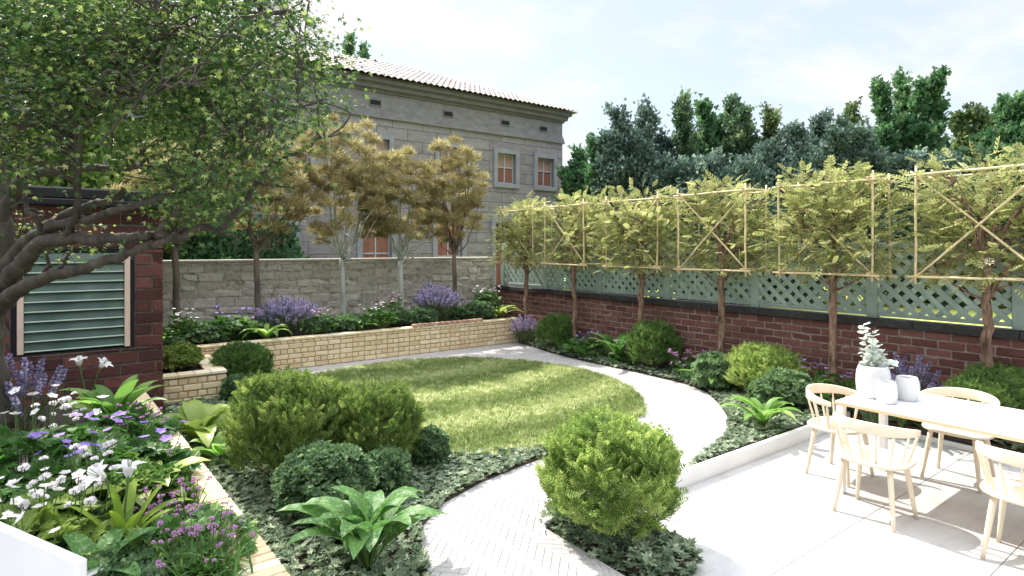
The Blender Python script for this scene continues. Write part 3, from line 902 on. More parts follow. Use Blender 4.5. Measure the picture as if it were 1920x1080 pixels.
box(mb, (wx1, .012, wz0), (SXR - .012, .11, wz1), .002, 1); box(mb, (-4, .012, wz1), (SXR - .012, .11, zt), .002, 1)
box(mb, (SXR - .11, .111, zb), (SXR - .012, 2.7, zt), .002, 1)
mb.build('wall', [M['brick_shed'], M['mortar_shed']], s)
mb = MB(); box(mb, (-4.2, -.16, zt + .001), (SXR + .12, 2.9, zt + .07), .01); box(mb, (-4.1, -.06, zt + .071), (SXR + .02, 2.85, zt + .2), .02)
mb.build('roof', [M['roof_felt']], s)
wn = MB()
box(wn, (wx0, .02, wz0), (wx0 + .045, .1, wz1), .004, 0); box(wn, (wx1 - .035, .02, wz0), (wx1, .1, wz1), .004, 0)
box(wn, (wx0 + .046, .02, wz0), (wx1 - .036, .1, wz0 + .02), .004, 0); box(wn, (wx0 + .046, .02, wz1 - .03), (wx1 - .036, .1, wz1), .004, 0)
wo_ = wn.build('window', [M['dark_hole']], s)
mb = MB()
for x in (wx0 + .05, wx1 - .095):
    mb = MB(); box(mb, (x, -.015, wz0 + .022), (x + .052, .07, wz1 - .034), .004, 0)
    mb.build('jamb', [M['louvre_frame']], wo_)
mb = MB()
nl = 10
for i in range(nl):
    z = wz0 + .045 + i * (wz1 - wz0 - .09) / nl
    hgt_l = (wz1 - wz0 - .09) / nl
    tilt = rad(38)
    c = np.array([(wx0 + wx1) / 2, .03, z + hgt_l * .55])
    Mx = np.stack([UX, np.array([0, math.cos(PI / 2 - tilt * .55), math.sin(PI / 2 - tilt * .55)]), np.array([0, -math.sin(PI / 2 - tilt * .55), math.cos(PI / 2 - tilt * .55)])], -1)
    add_boxes(mb, [c], [((wx1 - wx0) / 2 - .1, hgt_l * .58, .003)], .001, Mx, 0)
    e = c - Mx[:, 1] * hgt_l * .585
    box(mb, (wx0 + .102, e[1] - .006, e[2] - .006), (wx1 - .098, e[1] + .004, e[2] + .007), .002, 1)
mb.build('louvre_panes', [M['louvre_glass'], M['louvre_edge']], wo_)
mb = MB(); box(mb, (wx0 + .047, .112, wz0 + .021), (wx1 - .037, .13, wz1 - .031), .002); mb.build('back_board', [M['dark_hole']], wo_)

# ================================================================== HOUSE
HY = 17.0
HX0, HX1 = -6.0, 14.95
h = thing('stone_house', 'large grey ashlar house with pink tiled roof and four small vents under the eaves', 'house', (0, HY, 0))
cols_x = [14.08, 12.27, 9.93, 7.35, 4.9, 2.4, -.1]
ww, wh, wzc = .80, 1.06, 4.82
holes = []
for x in cols_x: holes.append((x - ww / 2, x + ww / 2, wzc - wh / 2, wzc + wh / 2))
low = [(12.27, .95, .6, 2.9), (9.93, .95, .3, 2.85), (7.35, .95, .6, 2.8), (4.55, .62, .4, 2.55), (3.62, .95, .4, 2.55), (1.2, .95, .6, 2.8)]
for x, wd, z0, z1 in low: holes.append((x - wd / 2, x + wd / 2, z0, z1))
# wall built as strips around the openings
mb = MB()
zs = sorted({0.0, 5.98} | {z for hh in holes for z in hh[2:]})
for za, zb_ in zip(zs[:-1], zs[1:]):
    cuts = sorted([(a, b) for a, b, c, d in holes if c <= za + 1e-6 and d >= zb_ - 1e-6])
    x = HX0
    for a, b in cuts:
        if a - x > .01: mb.add([(x, 0, za), (a, 0, za), (a, 0, zb_), (x, 0, zb_)], [[0, 1, 2, 3]])
        x = b
    mb.add([(x, 0, za), (HX1, 0, za), (HX1, 0, zb_), (x, 0, zb_)], [[0, 1, 2, 3]])
mb.add([(HX1, 0, 0), (HX1, 9, 0), (HX1, 9, 5.98), (HX1, 0, 5.98)], [[0, 1, 2, 3]])
for a, b, c, d in holes:   # reveals
    y = .22
    mb.add([(a, 0, c), (a, y, c), (a, y, d), (a, 0, d)], [[0, 1, 2, 3]]); mb.add([(b, 0, c), (b, 0, d), (b, y, d), (b, y, c)], [[0, 1, 2, 3]])
    mb.add([(a, 0, d), (a, y, d), (b, y, d), (b, 0, d)], [[0, 1, 2, 3]]); mb.add([(a, 0, c), (b, 0, c), (b, y, c), (a, y, c)], [[0, 1, 2, 3]])
mb.build('wall', [M['ashlar']], h)
mb = MB()
box(mb, (HX0, -.07, 5.985), (HX1 + .07, 9, 6.09), .01, 0); box(mb, (HX0, -.045, 6.091), (HX1 + .045, 9, 6.2), .006, 0); box(mb, (HX0, -.02, 6.201), (HX1 + .02, 9, 6.28), .006, 0)
mb.build('string_course', [M['render_grey']], h)
mb = MB(); box(mb, (HX0, -.0, 6.281), (HX1, 9, 6.78), .004); mb.build('frieze', [M['render_grey']], h)
mb = MB()
for i, (o, z0, z1) in enumerate(((.06, 6.781, 6.84), (.10, 6.841, 6.87), (.16, 6.871, 7.0), (.21, 7.001, 7.03), (.27, 7.031, 7.16))):
    box(mb, (HX0, -o, z0), (HX1 + o, 9, z1), .008)
mb.build('cornice', [M['cornice']], h)
# tiled hip roof: rolls run up the slope, stepped courses
rf = MB()
ey, ez, slope = -.42, 7.17, math.tan(rad(22.5))
run = 5.0
tile = .21
xs = np.arange(HX0, HX1 + .48, tile / 8)
prof = .05 * np.abs(np.sin(PI * (xs - HX0) / tile)) ** .8
ncourse = 15
for kx in range(ncourse):
    s0, s1 = run * kx / ncourse, run * (kx + 1) / ncourse + .04
    lim = HX1 + .45 - s0                         # hip at the right end
    m_ = xs <= lim
    X = xs[m_]; Pp = prof[m_]
    lo = np.stack([X, np.full_like(X, ey + s0), ez + s0 * slope + Pp + .035], -1)
    hi = np.stack([X, np.full_like(X, ey + s1), ez + s1 * slope + Pp + .005], -1)
    un = np.stack([X, np.full_like(X, ey + s0), ez + s0 * slope + Pp + .012], -1)
    n_ = len(X); i = np.arange(n_ - 1)
    tn = np.repeat(rng.random(n_ // 8 + 1), 8)[:n_ - 1]
    rf.add(np.concatenate([lo, hi]), np.stack([i, i + 1, i + 1 + n_, i + n_], -1), 0, tn, True)
    rf.add(np.concatenate([un, lo]), np.stack([i, i + 1, i + 1 + n_, i + n_], -1), 0, tn)
# right hip plane, far slope and underside
rz = ez + run * slope; rx = HX1 + .45 - run
rf.add([(HX1 + .45, ey, ez), (HX1 + .45, ey + 2 * run, ez), (rx, ey + run, rz)], [[0, 1, 2]])
rf.add([(HX0, ey + run, rz), (rx, ey + run, rz), (HX1 + .45, ey + 2 * run, ez), (HX0, ey + 2 * run, ez)], [[0, 1, 2, 3]])
rf.add([(HX0, ey + .03, ez - .004), (HX1 + .44, ey + .03, ez - .004), (HX1 + .44, 9.5, ez - .004), (HX0, 9.5, ez - .004)], [[3, 2, 1, 0]], 1)
rf.build('roof', [M['roof_tile'], M['cornice']], h)
vent_me = None
for x in (14.0, 12.22, 9.88, 7.3, 4.9, 2.5):
    mb = MB()
    box(mb, (-.2, -.025, 0), (-.165, .0, .21), .003, 0); box(mb, (.165, -.025, 0), (.2, .0, .21), .003, 0)
    box(mb, (-.164, -.025, 0), (.164, 0, .035), .003, 0); box(mb, (-.164, -.025, .175), (.164, 0, .21), .003, 0)
    v = mb.build('vent', [M['cornice']], h, (x, -.002, 6.35))
    mb = MB(); box(mb, (-.163, -.008, .036), (.163, -.001, .174), .001); mb.build('opening', [M['dark_hole']], v)
def house_window(x, wd, z0, z1, surround, glass, top_glass, name='window', mull=True):
    mb = MB(); t = surround; hw = wd / 2
    box(mb, (-hw - t, -.07, z0 - t), (-hw, .02, z1 + t), .006); box(mb, (hw, -.07, z0 - t), (hw + t, .02, z1 + t), .006)
    box(mb, (-hw + .001, -.07, z1), (hw - .001, .02, z1 + t), .006); box(mb, (-hw + .001, -.07, z0 - t), (hw - .001, .02, z0), .006)
    sr = mb.build(name, [M['trim_grey']], h, (x, -.001, 0))
    mb = MB(); fw = .045; y0, y1 = .1, .15
    box(mb, (-hw, y0, z0), (-hw + fw, y1, z1), .004); box(mb, (hw - fw, y0, z0), (hw, y1, z1), .004)
    box(mb, (-hw + fw + .001, y0, z1 - fw), (hw - fw - .001, y1, z1), .004); box(mb, (-hw + fw + .001, y0, z0), (hw - fw - .001, y1, z0 + fw), .004)
    zm = z0 + (z1 - z0) * .55
    box(mb, (-.026, y0 + .002, z0 + fw), (.026, y1 - .002, z1 - fw), .003)
    if mull: 
        box(mb, (-hw + fw, y0 + .004, zm - .025), (-.027, y1 - .004, zm + .025), .003); box(mb, (.027, y0 + .004, zm - .025), (hw - fw, y1 - .004, zm + .025), .003)
    mb.build('frame', [M['win_frame']], sr)
    mb = MB(); mb.add([(-hw, .135, z0), (hw, .135, z0), (hw, .135, zm), (-hw, .135, zm)], [[0, 1, 2, 3]], 0)
    mb.add([(-hw, .135, zm), (hw, .135, zm), (hw, .135, z1), (-hw, .135, z1)], [[0, 1, 2, 3]], 1)
    mb.build('pane', [glass, top_glass], sr)
for x in cols_x: house_window(x, ww, wzc - wh / 2, wzc + wh / 2, .16, M['pane'], M['pane_pale'])
for i, (x, wd, z0, z1) in enumerate(low):
    g = M['pane_dark'] if i in (3, 4, 5) else M['door_wood']
    house_window(x, wd, z0, z1, .17, g, g if i else M['pane_dark'])

# ================================================================== TREES
def smooth_branch(mb, pts, sides=8, k=6, jit=.006, mat=0, tone=.5):
    Q = spline(np.asarray(pts, float), k, jit)
    add_tube(mb, Q[:, :3], np.maximum(Q[:, 3], .002), sides, mat, tone)
    return Q

# ---- the old maple at the left
tr_o = at(-12, 735, 4.75); tr_o[2] = BZ - .05
maple = thing('maple_tree', 'large spreading maple with dark twisting limbs over the flower bed, in front of the shed', 'tree', tr_o)
def pull(px, d): return d - .0022 * max(px, 0)
def limb(px, d): return pull(px, d) - min(.45, .0022 * max(px, 0))
def rel(l): return [np.concatenate([at(px, py, limb(px, d)) - tr_o, [r * limb(px, d) / d]]) for px, py, d, r in l]
mb = MB()
limbs = [
    [(-14, 800, 4.75, .15), (-16, 730, 4.75, .12), (-24, 640, 4.72, .105), (-12, 560, 4.7, .11), (-4, 500, 4.7, .10), (2, 430, 4.72, .085), (0, 350, 4.75, .075), (18, 280, 4.85, .06), (60, 215, 5.0, .05), (130, 200, 5.1, .042), (185, 185, 5.15, .035), (235, 150, 5.2, .028), (290, 130, 5.2, .022), (345, 100, 5.2, .018), (400, 60, 5.2, .013), (470, 35, 5.1, .01), (540, 22, 5.1, .006)],
    [(-10, 580, 4.7, .08), (20, 555, 4.65, .062), (44, 540, 4.6, .055), (104, 515, 4.6, .046), (176, 496, 4.7, .04), (220, 481, 4.75, .036), (283, 460, 4.85, .03), (318, 448, 4.9, .026), (352, 420, 5.0, .02), (380, 360, 5.05, .014), (400, 300, 5.1, .01)],
    [(-8, 550, 4.7, .085), (31, 506, 4.65, .068), (75, 459, 4.65, .056), (126, 448, 4.7, .05), (189, 448, 4.75, .045), (270, 444, 4.85, .04), (296, 441, 4.9, .037), (333, 446, 4.95, .034), (378, 427, 5.05, .032), (420, 427, 5.1, .03), (450, 390, 5.2, .026), (480, 345, 5.25, .024), (505, 315, 5.3, .021), (540, 295, 5.3, .018), (590, 265, 5.35, .014), (640, 250, 5.4, .007)],
    [(-6, 540, 4.7, .08), (31, 480, 4.75, .062), (57, 452, 4.8, .056), (94, 421, 4.9, .048), (151, 392, 5.0, .04), (190, 380, 5.1, .032), (240, 360, 5.2, .022)],
    [(60, 450, 4.8, .045), (90, 428, 4.75, .04), (165, 410, 4.7, .036), (220, 395, 4.7, .03), (270, 380, 4.75, .025), (325, 370, 4.8, .02), (400, 345, 4.9, .012), (450, 310, 4.95, .008)],
    [(-4, 430, 4.72, .06), (40, 345, 4.8, .05), (100, 318, 4.9, .04), (165, 315, 5.0, .034), (250, 314, 5.1, .026), (320, 315, 5.2, .018)],
    [(120, 450, 4.7, .03), (143, 405, 4.6, .027), (147, 300, 4.5, .025), (155, 240, 4.45, .023), (190, 190, 4.45, .021), (220, 170, 4.4, .019), (265, 120, 4.4, .017), (285, 100, 4.4, .015), (300, 50, 4.35, .012), (297, 5, 4.3, .008)],
    [(296, 441, 4.9, .03), (345, 370, 5.0, .026), (360, 320, 5.05, .023), (385, 225, 5.1, .02), (395, 140, 5.15, .016), (402, 70, 5.2, .011), (410, 10, 5.2, .006)],
    [(345, 370, 5.0, .02), (395, 335, 4.9, .016), (440, 270, 4.85, .013), (500, 225, 4.8, .01), (560, 205, 4.75, .006)],
    [(60, 215, 5.0, .04), (90, 140, 5.1, .034), (150, 60, 5.2, .028), (190, 5, 5.3, .02), (220, -70, 5.3, .012)],
    [(155, 240, 4.45, .018), (215, 200, 4.35, .014), (300, 165, 4.2, .01), (360, 150, 4.1, .006)],
    [(18, 280, 4.85, .05), (-10, 200, 4.8, .045), (-30, 100, 4.8, .04), (-60, 0, 4.8, .03), (-70, -150, 4.8, .02)],
    [(80, 440, 4.7, .022), (70, 410, 4.6, .02), (50, 390, 4.55, .018), (42, 340, 4.5, .014), (30, 300, 4.45, .01)],
    [(378, 427, 5.05, .016), (430, 440, 5.0, .012), (445, 460, 4.98, .008)],
    [(480, 345, 5.25, .012), (515, 345, 5.2, .009), (560, 350, 5.2, .005)],
    [(85, 510, 4.6, .016), (92, 490, 4.55, .014), (90, 465, 4.5, .008)],
    [(110, 512, 4.6, .014), (122, 485, 4.55, .011), (135, 470, 4.5, .006)],
    [(420, 427, 5.1, .018), (437, 380, 5.3, .014), (455, 300, 5.4, .01), (500, 150, 5.5, .006)],
    [(-4, 430, 4.72, .05), (-80, 330, 4.5, .04), (-180, 200, 4.4, .03), (-300, 80, 4.3, .02)],
]
samples = []
for l in limbs:
    Q = smooth_branch(mb, rel(l), 10 if l[0][3] > .05 else 7, 6, .008)
    samples.append(Q)
S = np.concatenate(samples); S = S[S[:, 3] < .034]
crown = [(-90, -70), (530, -70), (540, 10), (515, 25), (555, 62), (592, 85), (582, 104), (530, 118), (570, 140), (594, 150), (575, 200), (560, 232), (530, 250), (515, 275), (505, 292), (470, 322), (435, 360), (430, 400), (330, 408), (262, 372), (200, 335), (150, 322), (90, 330), (30, 325), (-90, 320)]
NC = 760
pc = sample_poly(np.array(crown, float), NC)
nzv = np.sin(pc[:, 0] / 41 + 1.3) * np.sin(pc[:, 1] / 33 + .4) + .55 * np.sin(pc[:, 0] / 19 + pc[:, 1] / 23)
keepc = ((nzv > -.55) | ((pc[:, 0] > 330) & (pc[:, 1] > 180))) & ~((pc[:, 0] < 330) & (pc[:, 0] > 60) & (pc[:, 1] > 215) & (pc[:, 1] < 330) & (rng.random(NC) < .8)) & ~((pc[:, 0] < 330) & (pc[:, 1] > 190) & (rng.random(NC) < .3)) & (rng.random(NC) < np.where(pc[:, 1] > 330, .6, np.where(pc[:, 1] > 190, .78, 1.0)))
pc = pc[keepc]
dc = np.where(pc[:, 0] < 240, rng.uniform(3.45, 4.2, len(pc)), rng.uniform(3.9, 5.3, len(pc)))
extra = np.array([(590, 85), (600, 100), (575, 70), (560, 90), (545, 60), (610, 160), (600, 175), (45, 440), (30, 455), (120, 462), (150, 455), (180, 458), (25, 410), (230, 300), (290, 130), (520, 215)], float)
pc = np.concatenate([pc, extra]); dc = np.concatenate([dc, np.full(len(extra), 4.9)])
cl = np.array([at(a, b, pull(a, d)) - tr_o for (a, b), d in zip(pc, dc)])
lv = MB(); ML = maple_leaf()
pos, dirs, nrm, sc, tone = [], [], [], [], []
for c in cl:
    i = np.argmin(((S[:, :3] - c) ** 2).sum(1) + rng.random(len(S)) * .05)
    a = S[i, :3]; mid = (a + c) / 2 + rng.normal(0, .07, 3) + np.array([0, 0, .05])
    Q = spline(np.array([[*a, min(S[i, 3], .009)], [*mid, .006], [*c, .003]]), 4, .008)
    add_tube(mb, Q[:, :3], Q[:, 3], 4, 0, .5, False)
    out = unit(c - a)
    n = rng.integers(42, 74)
    o = rng.normal(0, 1, (n, 3)) * np.array([.13, .13, .085])
    pos.append(c + o); dirs.append(unit(o) * .6 + out * .4 + np.array([0, 0, -.45]) + rng.normal(0, .3, (n, 3)))
    nrm.append(np.array([0, 0, 1]) + rng.normal(0, .45, (n, 3))); sc.append(rng.uniform(.028, .047, n)); tone.append(np.clip(rng.normal(.45 + rng.normal(0, .14), .25, n), 0, 1))
pos, dirs, nrm, sc, tone = map(np.concatenate, (pos, dirs, nrm, sc, tone))
V, Fc = scatter(ML, pos, frames(dirs, nrm), sc)
lv.add(V, Fc, 0, np.repeat(tone, len(ML[1])))
mb.build('trunk', [M['bark_maple']], maple)
lv.build('crown', [M['maple_leaf']], maple)

# ---- five feathery olive-gold trees in the raised planter
def feather_tree(loc, H, seed, label, bark, rx=.85, z_low=1.25, topr=.6, flat=False):
    r = np.random.default_rng(seed)
    t = thing('feathery_tree', label, 'tree', loc, 0, 'feathery golden trees along the stone wall')
    mb = MB()
    zf = z_low
    smooth_branch(mb, [(0, 0, -.05, .062), (.01, 0, .5, .05), (-.01, .01, zf, .045)], 8, 5, .004)
    nst = 6
    Qs = []
    for i in range(nst):
        a = 2 * PI * i / nst + r.uniform(-.3, .3); sp_ = rx * r.uniform(.3, .7)
        top = np.array([sp_ * math.cos(a), sp_ * math.sin(a) * .7, H * r.uniform(.74, .95)])
        Qs.append(smooth_branch(mb, [(0, 0, zf - .05 + .03 * i, .032), (top[0] * .35, top[1] * .35, zf + .3, .025), (top[0] * .7, top[1] * .7, (zf + top[2]) / 2 + .1, .016), (*top, .006)], 6, 5, .014))
    for i in range(8):       # spreading side limbs
        a = r.uniform(0, 2 * PI); L = rx * r.uniform(.6, .95)
        e = np.array([L * math.cos(a), L * math.sin(a) * .7, zf + r.uniform(.35, .95)])
        Qs.append(smooth_branch(mb, [(0, 0, zf - .02 + .03 * i, .016), (e[0] * .5, e[1] * .5, zf + .12 + .05 * i, .011), (*e, .004)], 5, 4, .012))
    QA = np.concatenate(Qs)[:, :3]
    zc_, hz_ = (zf + .12 + H) / 2, (H - zf - .12) / 2
    puffs = []
    want = int(75 * rx / .9 + 20)
    tries = 0
    while len(puffs) < want and tries < 6000:
        tries += 1
        u = r.normal(size=3); u /= np.linalg.norm(u); q = r.random() ** .4
        c = np.array([u[0] * rx * q, u[1] * rx * .75 * q, zc_ + u[2] * hz_ * q])
        f_ = np.clip((c[2] - zc_) / hz_, -1, 1)
        lim = rx * (topr if f_ > .25 else 1.0)
        if math.hypot(c[0], c[1]) > lim: continue
        if f_ < -.1 and math.hypot(c[0], c[1]) < rx * .3: continue
        if puffs and np.min(np.linalg.norm(np.array(puffs) - c, axis=1)) < .17: continue
        i = np.argmin(((QA - c) ** 2).sum(1))
        if np.linalg.norm(QA[i] - c) > .55: continue
        puffs.append(c)
        add_tube(mb, spline(np.array([QA[i], (QA[i] + c) / 2 + r.normal(0, .02, 3), c]), 3), np.linspace(.007, .003, 7), 4, 0, .5, False)
    puffs = np.array(puffs)
    npf = len(puffs); per = 330
    u = rand_dir(npf * per, r); u[:, 2] = np.abs(u[:, 2]) * .8 + u[:, 2] * .2; u = unit(u + np.array([0, 0, .15]))
    base = np.repeat(puffs, per, 0); pr = np.repeat(r.uniform(.11, .19, npf), per)
    s0 = base + u * (pr * r.uniform(.1, .75, npf * per))[:, None]
    d = u + r.normal(0, .35, u.shape)
    T = (np.array([[0, 0, 0], [-.045, .5, 0], [0, 1, 0], [.045, .5, 0]], float), np.array([[0, 3, 2, 1]]))
    V, Fc = scatter(T, s0, frames(d, rand_dir(len(d), r)), r.uniform(.08, .14, len(d)))
    nd = MB(); nd.add(V, Fc, 0, np.clip(np.repeat(r.normal(.5, .1, npf), per) + r.normal(0, .2, len(d)), 0, 1))
    mb.build('trunk', [bark], t); nd.build('crown', [M['needle']], t)
    return t
SOILZ = .53
def bedp(px, y=10.25):
    t = (px - 960) / FPX
    d = y / (-t * SN + CS)
    p = at(px, 465, d); p[2] = SOILZ
    return p
feather_tree(bedp(330), 3.0, 11, 'golden feathery tree with brown trunk right beside the shed corner, mostly hidden by the maple', M['bark'], .8, 1.5, .9)
feather_tree(bedp(482), 3.25, 12, 'golden feathery tree with brown trunk behind the maple branch tip, left of the big lavender', M['bark'], 1.0, 1.4, .9)
feather_tree(bedp(642), 3.8, 13, 'tallest golden feathery tree, pale grey trunk, nearest the middle of the planter', M['bark_pale'], 1.0, 1.25, .9)
feather_tree(bedp(752), 3.4, 14, 'golden feathery tree with pale grey trunk between the tallest tree and the columnar one', M['bark_pale'], .88, 1.2, .9)
feather_tree(bedp(852), 3.75, 15, 'narrow golden feathery tree with brown trunk above the right hand lavender, nearest the lattice fence', M['bark'], .68, 1.35, .62)

# ---- pleached trees with their bamboo frames
TX = 7.2
tree_y = [9.28, 7.87, 6.29, 4.84, 3.33, 1.87]
tree_lab = ['pleached tree in the far corner by the stone wall, smallest looking of the row', 'pleached tree behind the round bush next to the far corner',
            'pleached tree behind the geraniums and beside the second round bush', 'pleached tree with trunk between two round bushes at the path bend',
            'pleached tree whose trunk rises just left of the white vases', 'pleached tree nearest the table end, over the far right bush']
frame_lab = ['bamboo cane frame round the pleached tree in the far corner', 'bamboo cane frame second from the stone wall corner', 'bamboo cane frame third from the stone wall corner',
             'bamboo cane frame round the tree at the path bend, fourth from the corner', 'bamboo cane frame round the tree left of the vases', 'bamboo cane frame nearest the camera at the right edge']
PN = pinnate(4, .33, .22, 55)
def pleached(seed):
    r = np.random.default_rng(seed)
    mb = MB(); lf = MB()
    smooth_branch(mb, [(0, 0, -.05, .068), (.02, .01, .3, .053), (-.015, .0, .8, .046), (.015, .01, 1.3, .042), (0, 0, 1.7, .037)], 10, 7, .006)
    tips = []
    Sx = []
    for i in range(15):
        a = r.uniform(-1, 1); side = r.choice([-1, 1])
        e = np.array([r.uniform(-.3, .3), side * r.uniform(.15, .72), 1.55 + r.uniform(.1, 1.05)])
        z0 = r.uniform(1.3, 2.1)
        Q = smooth_branch(mb, [(0, 0, z0, .016), (e[0] * .4, e[1] * .4, (z0 + e[2]) / 2 + .05, .011), (*e, .005)], 6, 5, .012)
        Sx.append(Q)
    Q = smooth_branch(mb, [(0, 0, 1.65, .034), (.03, -.02, 2.1, .02), (-.02, .03, 2.5, .015), (0, 0, 2.75, .006)], 7, 5, .01); Sx.append(Q)
    for (sy, zz) in ((-1, 1.35), (1, 1.42)):
        smooth_branch(mb, [(0, 0, zz, .014), (0, sy * .2, zz + .12, .011), (.02, sy * .42, zz + .3, .006)], 5, 4, .006)
    Sx = np.concatenate(Sx)
    n = 330
    p = np.stack([r.normal(-.07, .22, n), r.uniform(-1, 1, n) * .7, 1.54 + r.beta(1.15, 1.2, n) * 1.18], -1)
    # rounded outline, ragged top
    ok = (np.abs(p[:, 1]) / .66) ** 4 + (np.abs(p[:, 2] - 2.12) / .6) ** 4 < 1.0
    p = p[ok]
    up = r.random((26, 3)); 
    tops = np.stack([r.normal(0, .15, 26), r.uniform(-.5, .5, 26), r.uniform(2.5, 2.8, 26)], -1)
    bulge = np.stack([r.normal(-.3, .05, 44), r.uniform(-.4, .4, 44), r.uniform(1.78, 2.45, 44)], -1)   # growth pushing through the frame
    p = np.concatenate([p, tops, bulge]); n = len(p)
    for c in p[::2]:
        i = np.argmin(((Sx[:, :3] - c) ** 2).sum(1)); a = Sx[i, :3]
        add_tube(mb, np.array([a, (a + c) / 2 + r.normal(0, .02, 3), c]), [.005, .004, .002], 4, 0, .5, False)
    ns = 3
    P = np.repeat(p, ns, 0) + r.normal(0, .05, (n * ns, 3))
    d = unit(P - np.array([0, 0, 1.9])) * .7 + r.normal(0, .5, P.shape); d[:, 2] *= .55
    V, Fc = scatter(PN, P, frames(d, np.array([0, 0, 1]) + r.normal(0, .4, P.shape)), r.uniform(.1, .165, n * ns))
    k = len(PN[1])
    lf.add(V, Fc, 0, np.clip(np.repeat(r.normal(.42, .17, n * ns), k) + r.normal(0, .07, n * ns * k), 0, 1))
    return mb, lf
trunk_me, crown_me = [], []
for sd_ in (21, 22, 23):
    a, b = pleached(sd_); trunk_me.append(a.mesh('trunk', [M['bark_red']])); crown_me.append(b.mesh('crown', [M['pleach_leaf']]))
for i, y in enumerate(tree_y):
    t = thing('pleached_tree', tree_lab[i], 'tree', (TX, y, GZ), PI if i % 2 else 0, 'pleached trees along the brick wall')
    link('trunk', trunk_me[i % 3], t); link('crown', crown_me[i % 3], t)
def cane_frame(y, label, seed):
    r = np.random.default_rng(seed)
    t = thing('bamboo_frame', label, 'plant frame', (TX, y, GZ), 0, 'bamboo frames of the pleached trees')
    z0, z1, hw, fx, bx = 1.58, 2.63, .525, -.25, .22
    def cane(a, b, rr=.0125):
        mb = MB(); a = np.array(a, float); b = np.array(b, float)
        pts = a + (b - a) * np.linspace(0, 1, 7)[:, None] + r.normal(0, .002, (7, 3))
        add_tube(mb, pts, rr * np.array([1, .95, 1.05, .96, 1.04, .97, .95]), 8, 0, r.random())
        mb.build('cane', [M['cane']], t)
    for x, s_ in ((fx, -1), (bx, 1)):
        for sy in (-1, 1): cane((x, sy * hw, z0 - .07), (x + r.normal(0, .01), sy * hw + r.normal(0, .01), z1 + .1))
        for z in (z0, z1): cane((x - .022 , -hw - .08, z + r.normal(0, .008)), (x - .022, hw + .08, z + r.normal(0, .008)))
        for sy in (-1, 1): cane((x + .024, sy * (hw + .05), z1 + .05), (x + .024 + .02 * sy, -sy * (hw + .05), z0 - .05), .011)
    for sy in (-1, 1):
        for z in (z0 + .025, z1 + .025): cane((fx - .07, sy * (hw - .024), z), (bx + .09, sy * (hw - .024), z))
for i, y in enumerate(tree_y): cane_frame(y, frame_lab[i], 40 + i)

# ---- trees beyond the walls
BLOB = merge([xform(leaf6(.45, .1, -.15), (0, 0, 0), (math.sin(a), math.cos(a), z), (0, 0, 1), s_) for a, z, s_ in ((0, .1, 1), (2.1, .3, .8), (-2.0, .2, .85))])
def far_tree(name, label, px, d, spires, mat, seed, leaf=.15, n=2600, wide=1.0, zl=.3, bark='bark', group='trees beyond the boundary walls'):
    """spires: (px, py of top, radius m)"""
    r = np.random.default_rng(seed)
    base = at(px, 465, d); base[2] = .1
    t = thing(name, label, 'tree', base, 0, group)
    tm = MB(); lf = MB()
    n_sp = len(spires)
    for (sx, sy, rr) in spires:
        top = at(sx, sy, d + r.uniform(-.8, .8)) - base
        mid = top * np.array([.55, .55, .5]) + r.normal(0, .1, 3)
        Q = smooth_branch(tm, [(0, 0, -.1, .16), (*(top * np.array([.2, .2, .22])), .12), (*mid, .07), (*(top * .8), .035), (*top, .01)], 6, 5, .03)
        m_ = int(4.2 * n / n_sp)
        # many small clumps up the spire, each on its own twig
        nc = 120
        uu = r.beta(1.3, 1.0, nc)
        zc = zl + (top[2] - zl) * uu
        cx = np.interp(zc, Q[:, 2], Q[:, 0]); cy = np.interp(zc, Q[:, 2], Q[:, 1])
        env = rr * np.clip(1.4 * (1 - uu) ** .5, .3, 1.15) * wide * r.uniform(.6, 1.15, nc)
        a = r.uniform(0, 2 * PI, nc); q = np.sqrt(r.random(nc)) * env
        cc = np.stack([cx + q * np.cos(a), cy + q * np.sin(a), zc], -1)
        cr_ = np.clip(env * .3, .13, .36)
        for j in range(0, nc, 2):
            i = np.argmin(np.abs(Q[:, 2] - (cc[j, 2] - q[j] * .6)))
            add_tube(tm, np.array([Q[i, :3], (Q[i, :3] + cc[j]) / 2 + r.normal(0, .05, 3), cc[j]]), [.03, .018, .008], 4, 0, .5, False)
        idx = r.integers(0, nc, m_)
        o = r.normal(0, .62, (m_, 3))
        ax = np.stack([np.cos(a) * .5, np.sin(a) * .5, np.full(nc, .9)], -1)          # clumps stretch up and outwards
        P = cc[idx] + o * cr_[idx][:, None] + ax[idx] * (r.normal(0, .7, m_) * cr_[idx])[:, None]
        dd = unit(o) * .7 + ax[idx] * .8 + r.normal(0, .4, (m_, 3))
        V, Fc = scatter(BLOB, P, frames(dd, rand_dir(m_, r)), r.uniform(.45, 1.3, m_) * leaf * .55)
        ctone = r.normal(.42, .17, nc)
        k = len(BLOB[1])
        lf.add(V, Fc, 0, np.clip(np.repeat(ctone[idx] + r.normal(0, .2, m_), k) + r.normal(0, .06, m_ * k), 0, 1))
    tm.build('trunk', [M[bark]], t); lf.build('crown', [M[mat]], t)
    return t
FT = far_tree
FT('broadleaf_tree', 'loose bright green tree with open branches just right of the house corner', 1092, 19.5, [(1085, 285, .7), (1120, 262, .8), (1062, 320, .6), (1105, 330, 1.0)], 'tree_green', 51, .17, 2600)
FT('conifer_tree', 'wide blue green tree with two blunt tops, leftmost large tree above the fence', 1190, 19, [(1158, 205, .95), (1215, 196, .95), (1135, 250, .8), (1190, 260, 1.5), (1245, 260, 1.0)], 'tree_blue', 52, .13, 8200)
FT('slim_tree', 'slim dark green spire between the blue green tree and a bright green tree', 1285, 20, [(1281, 180, .55), (1290, 260, 1.0)], 'tree_dark', 53, .14, 3400)
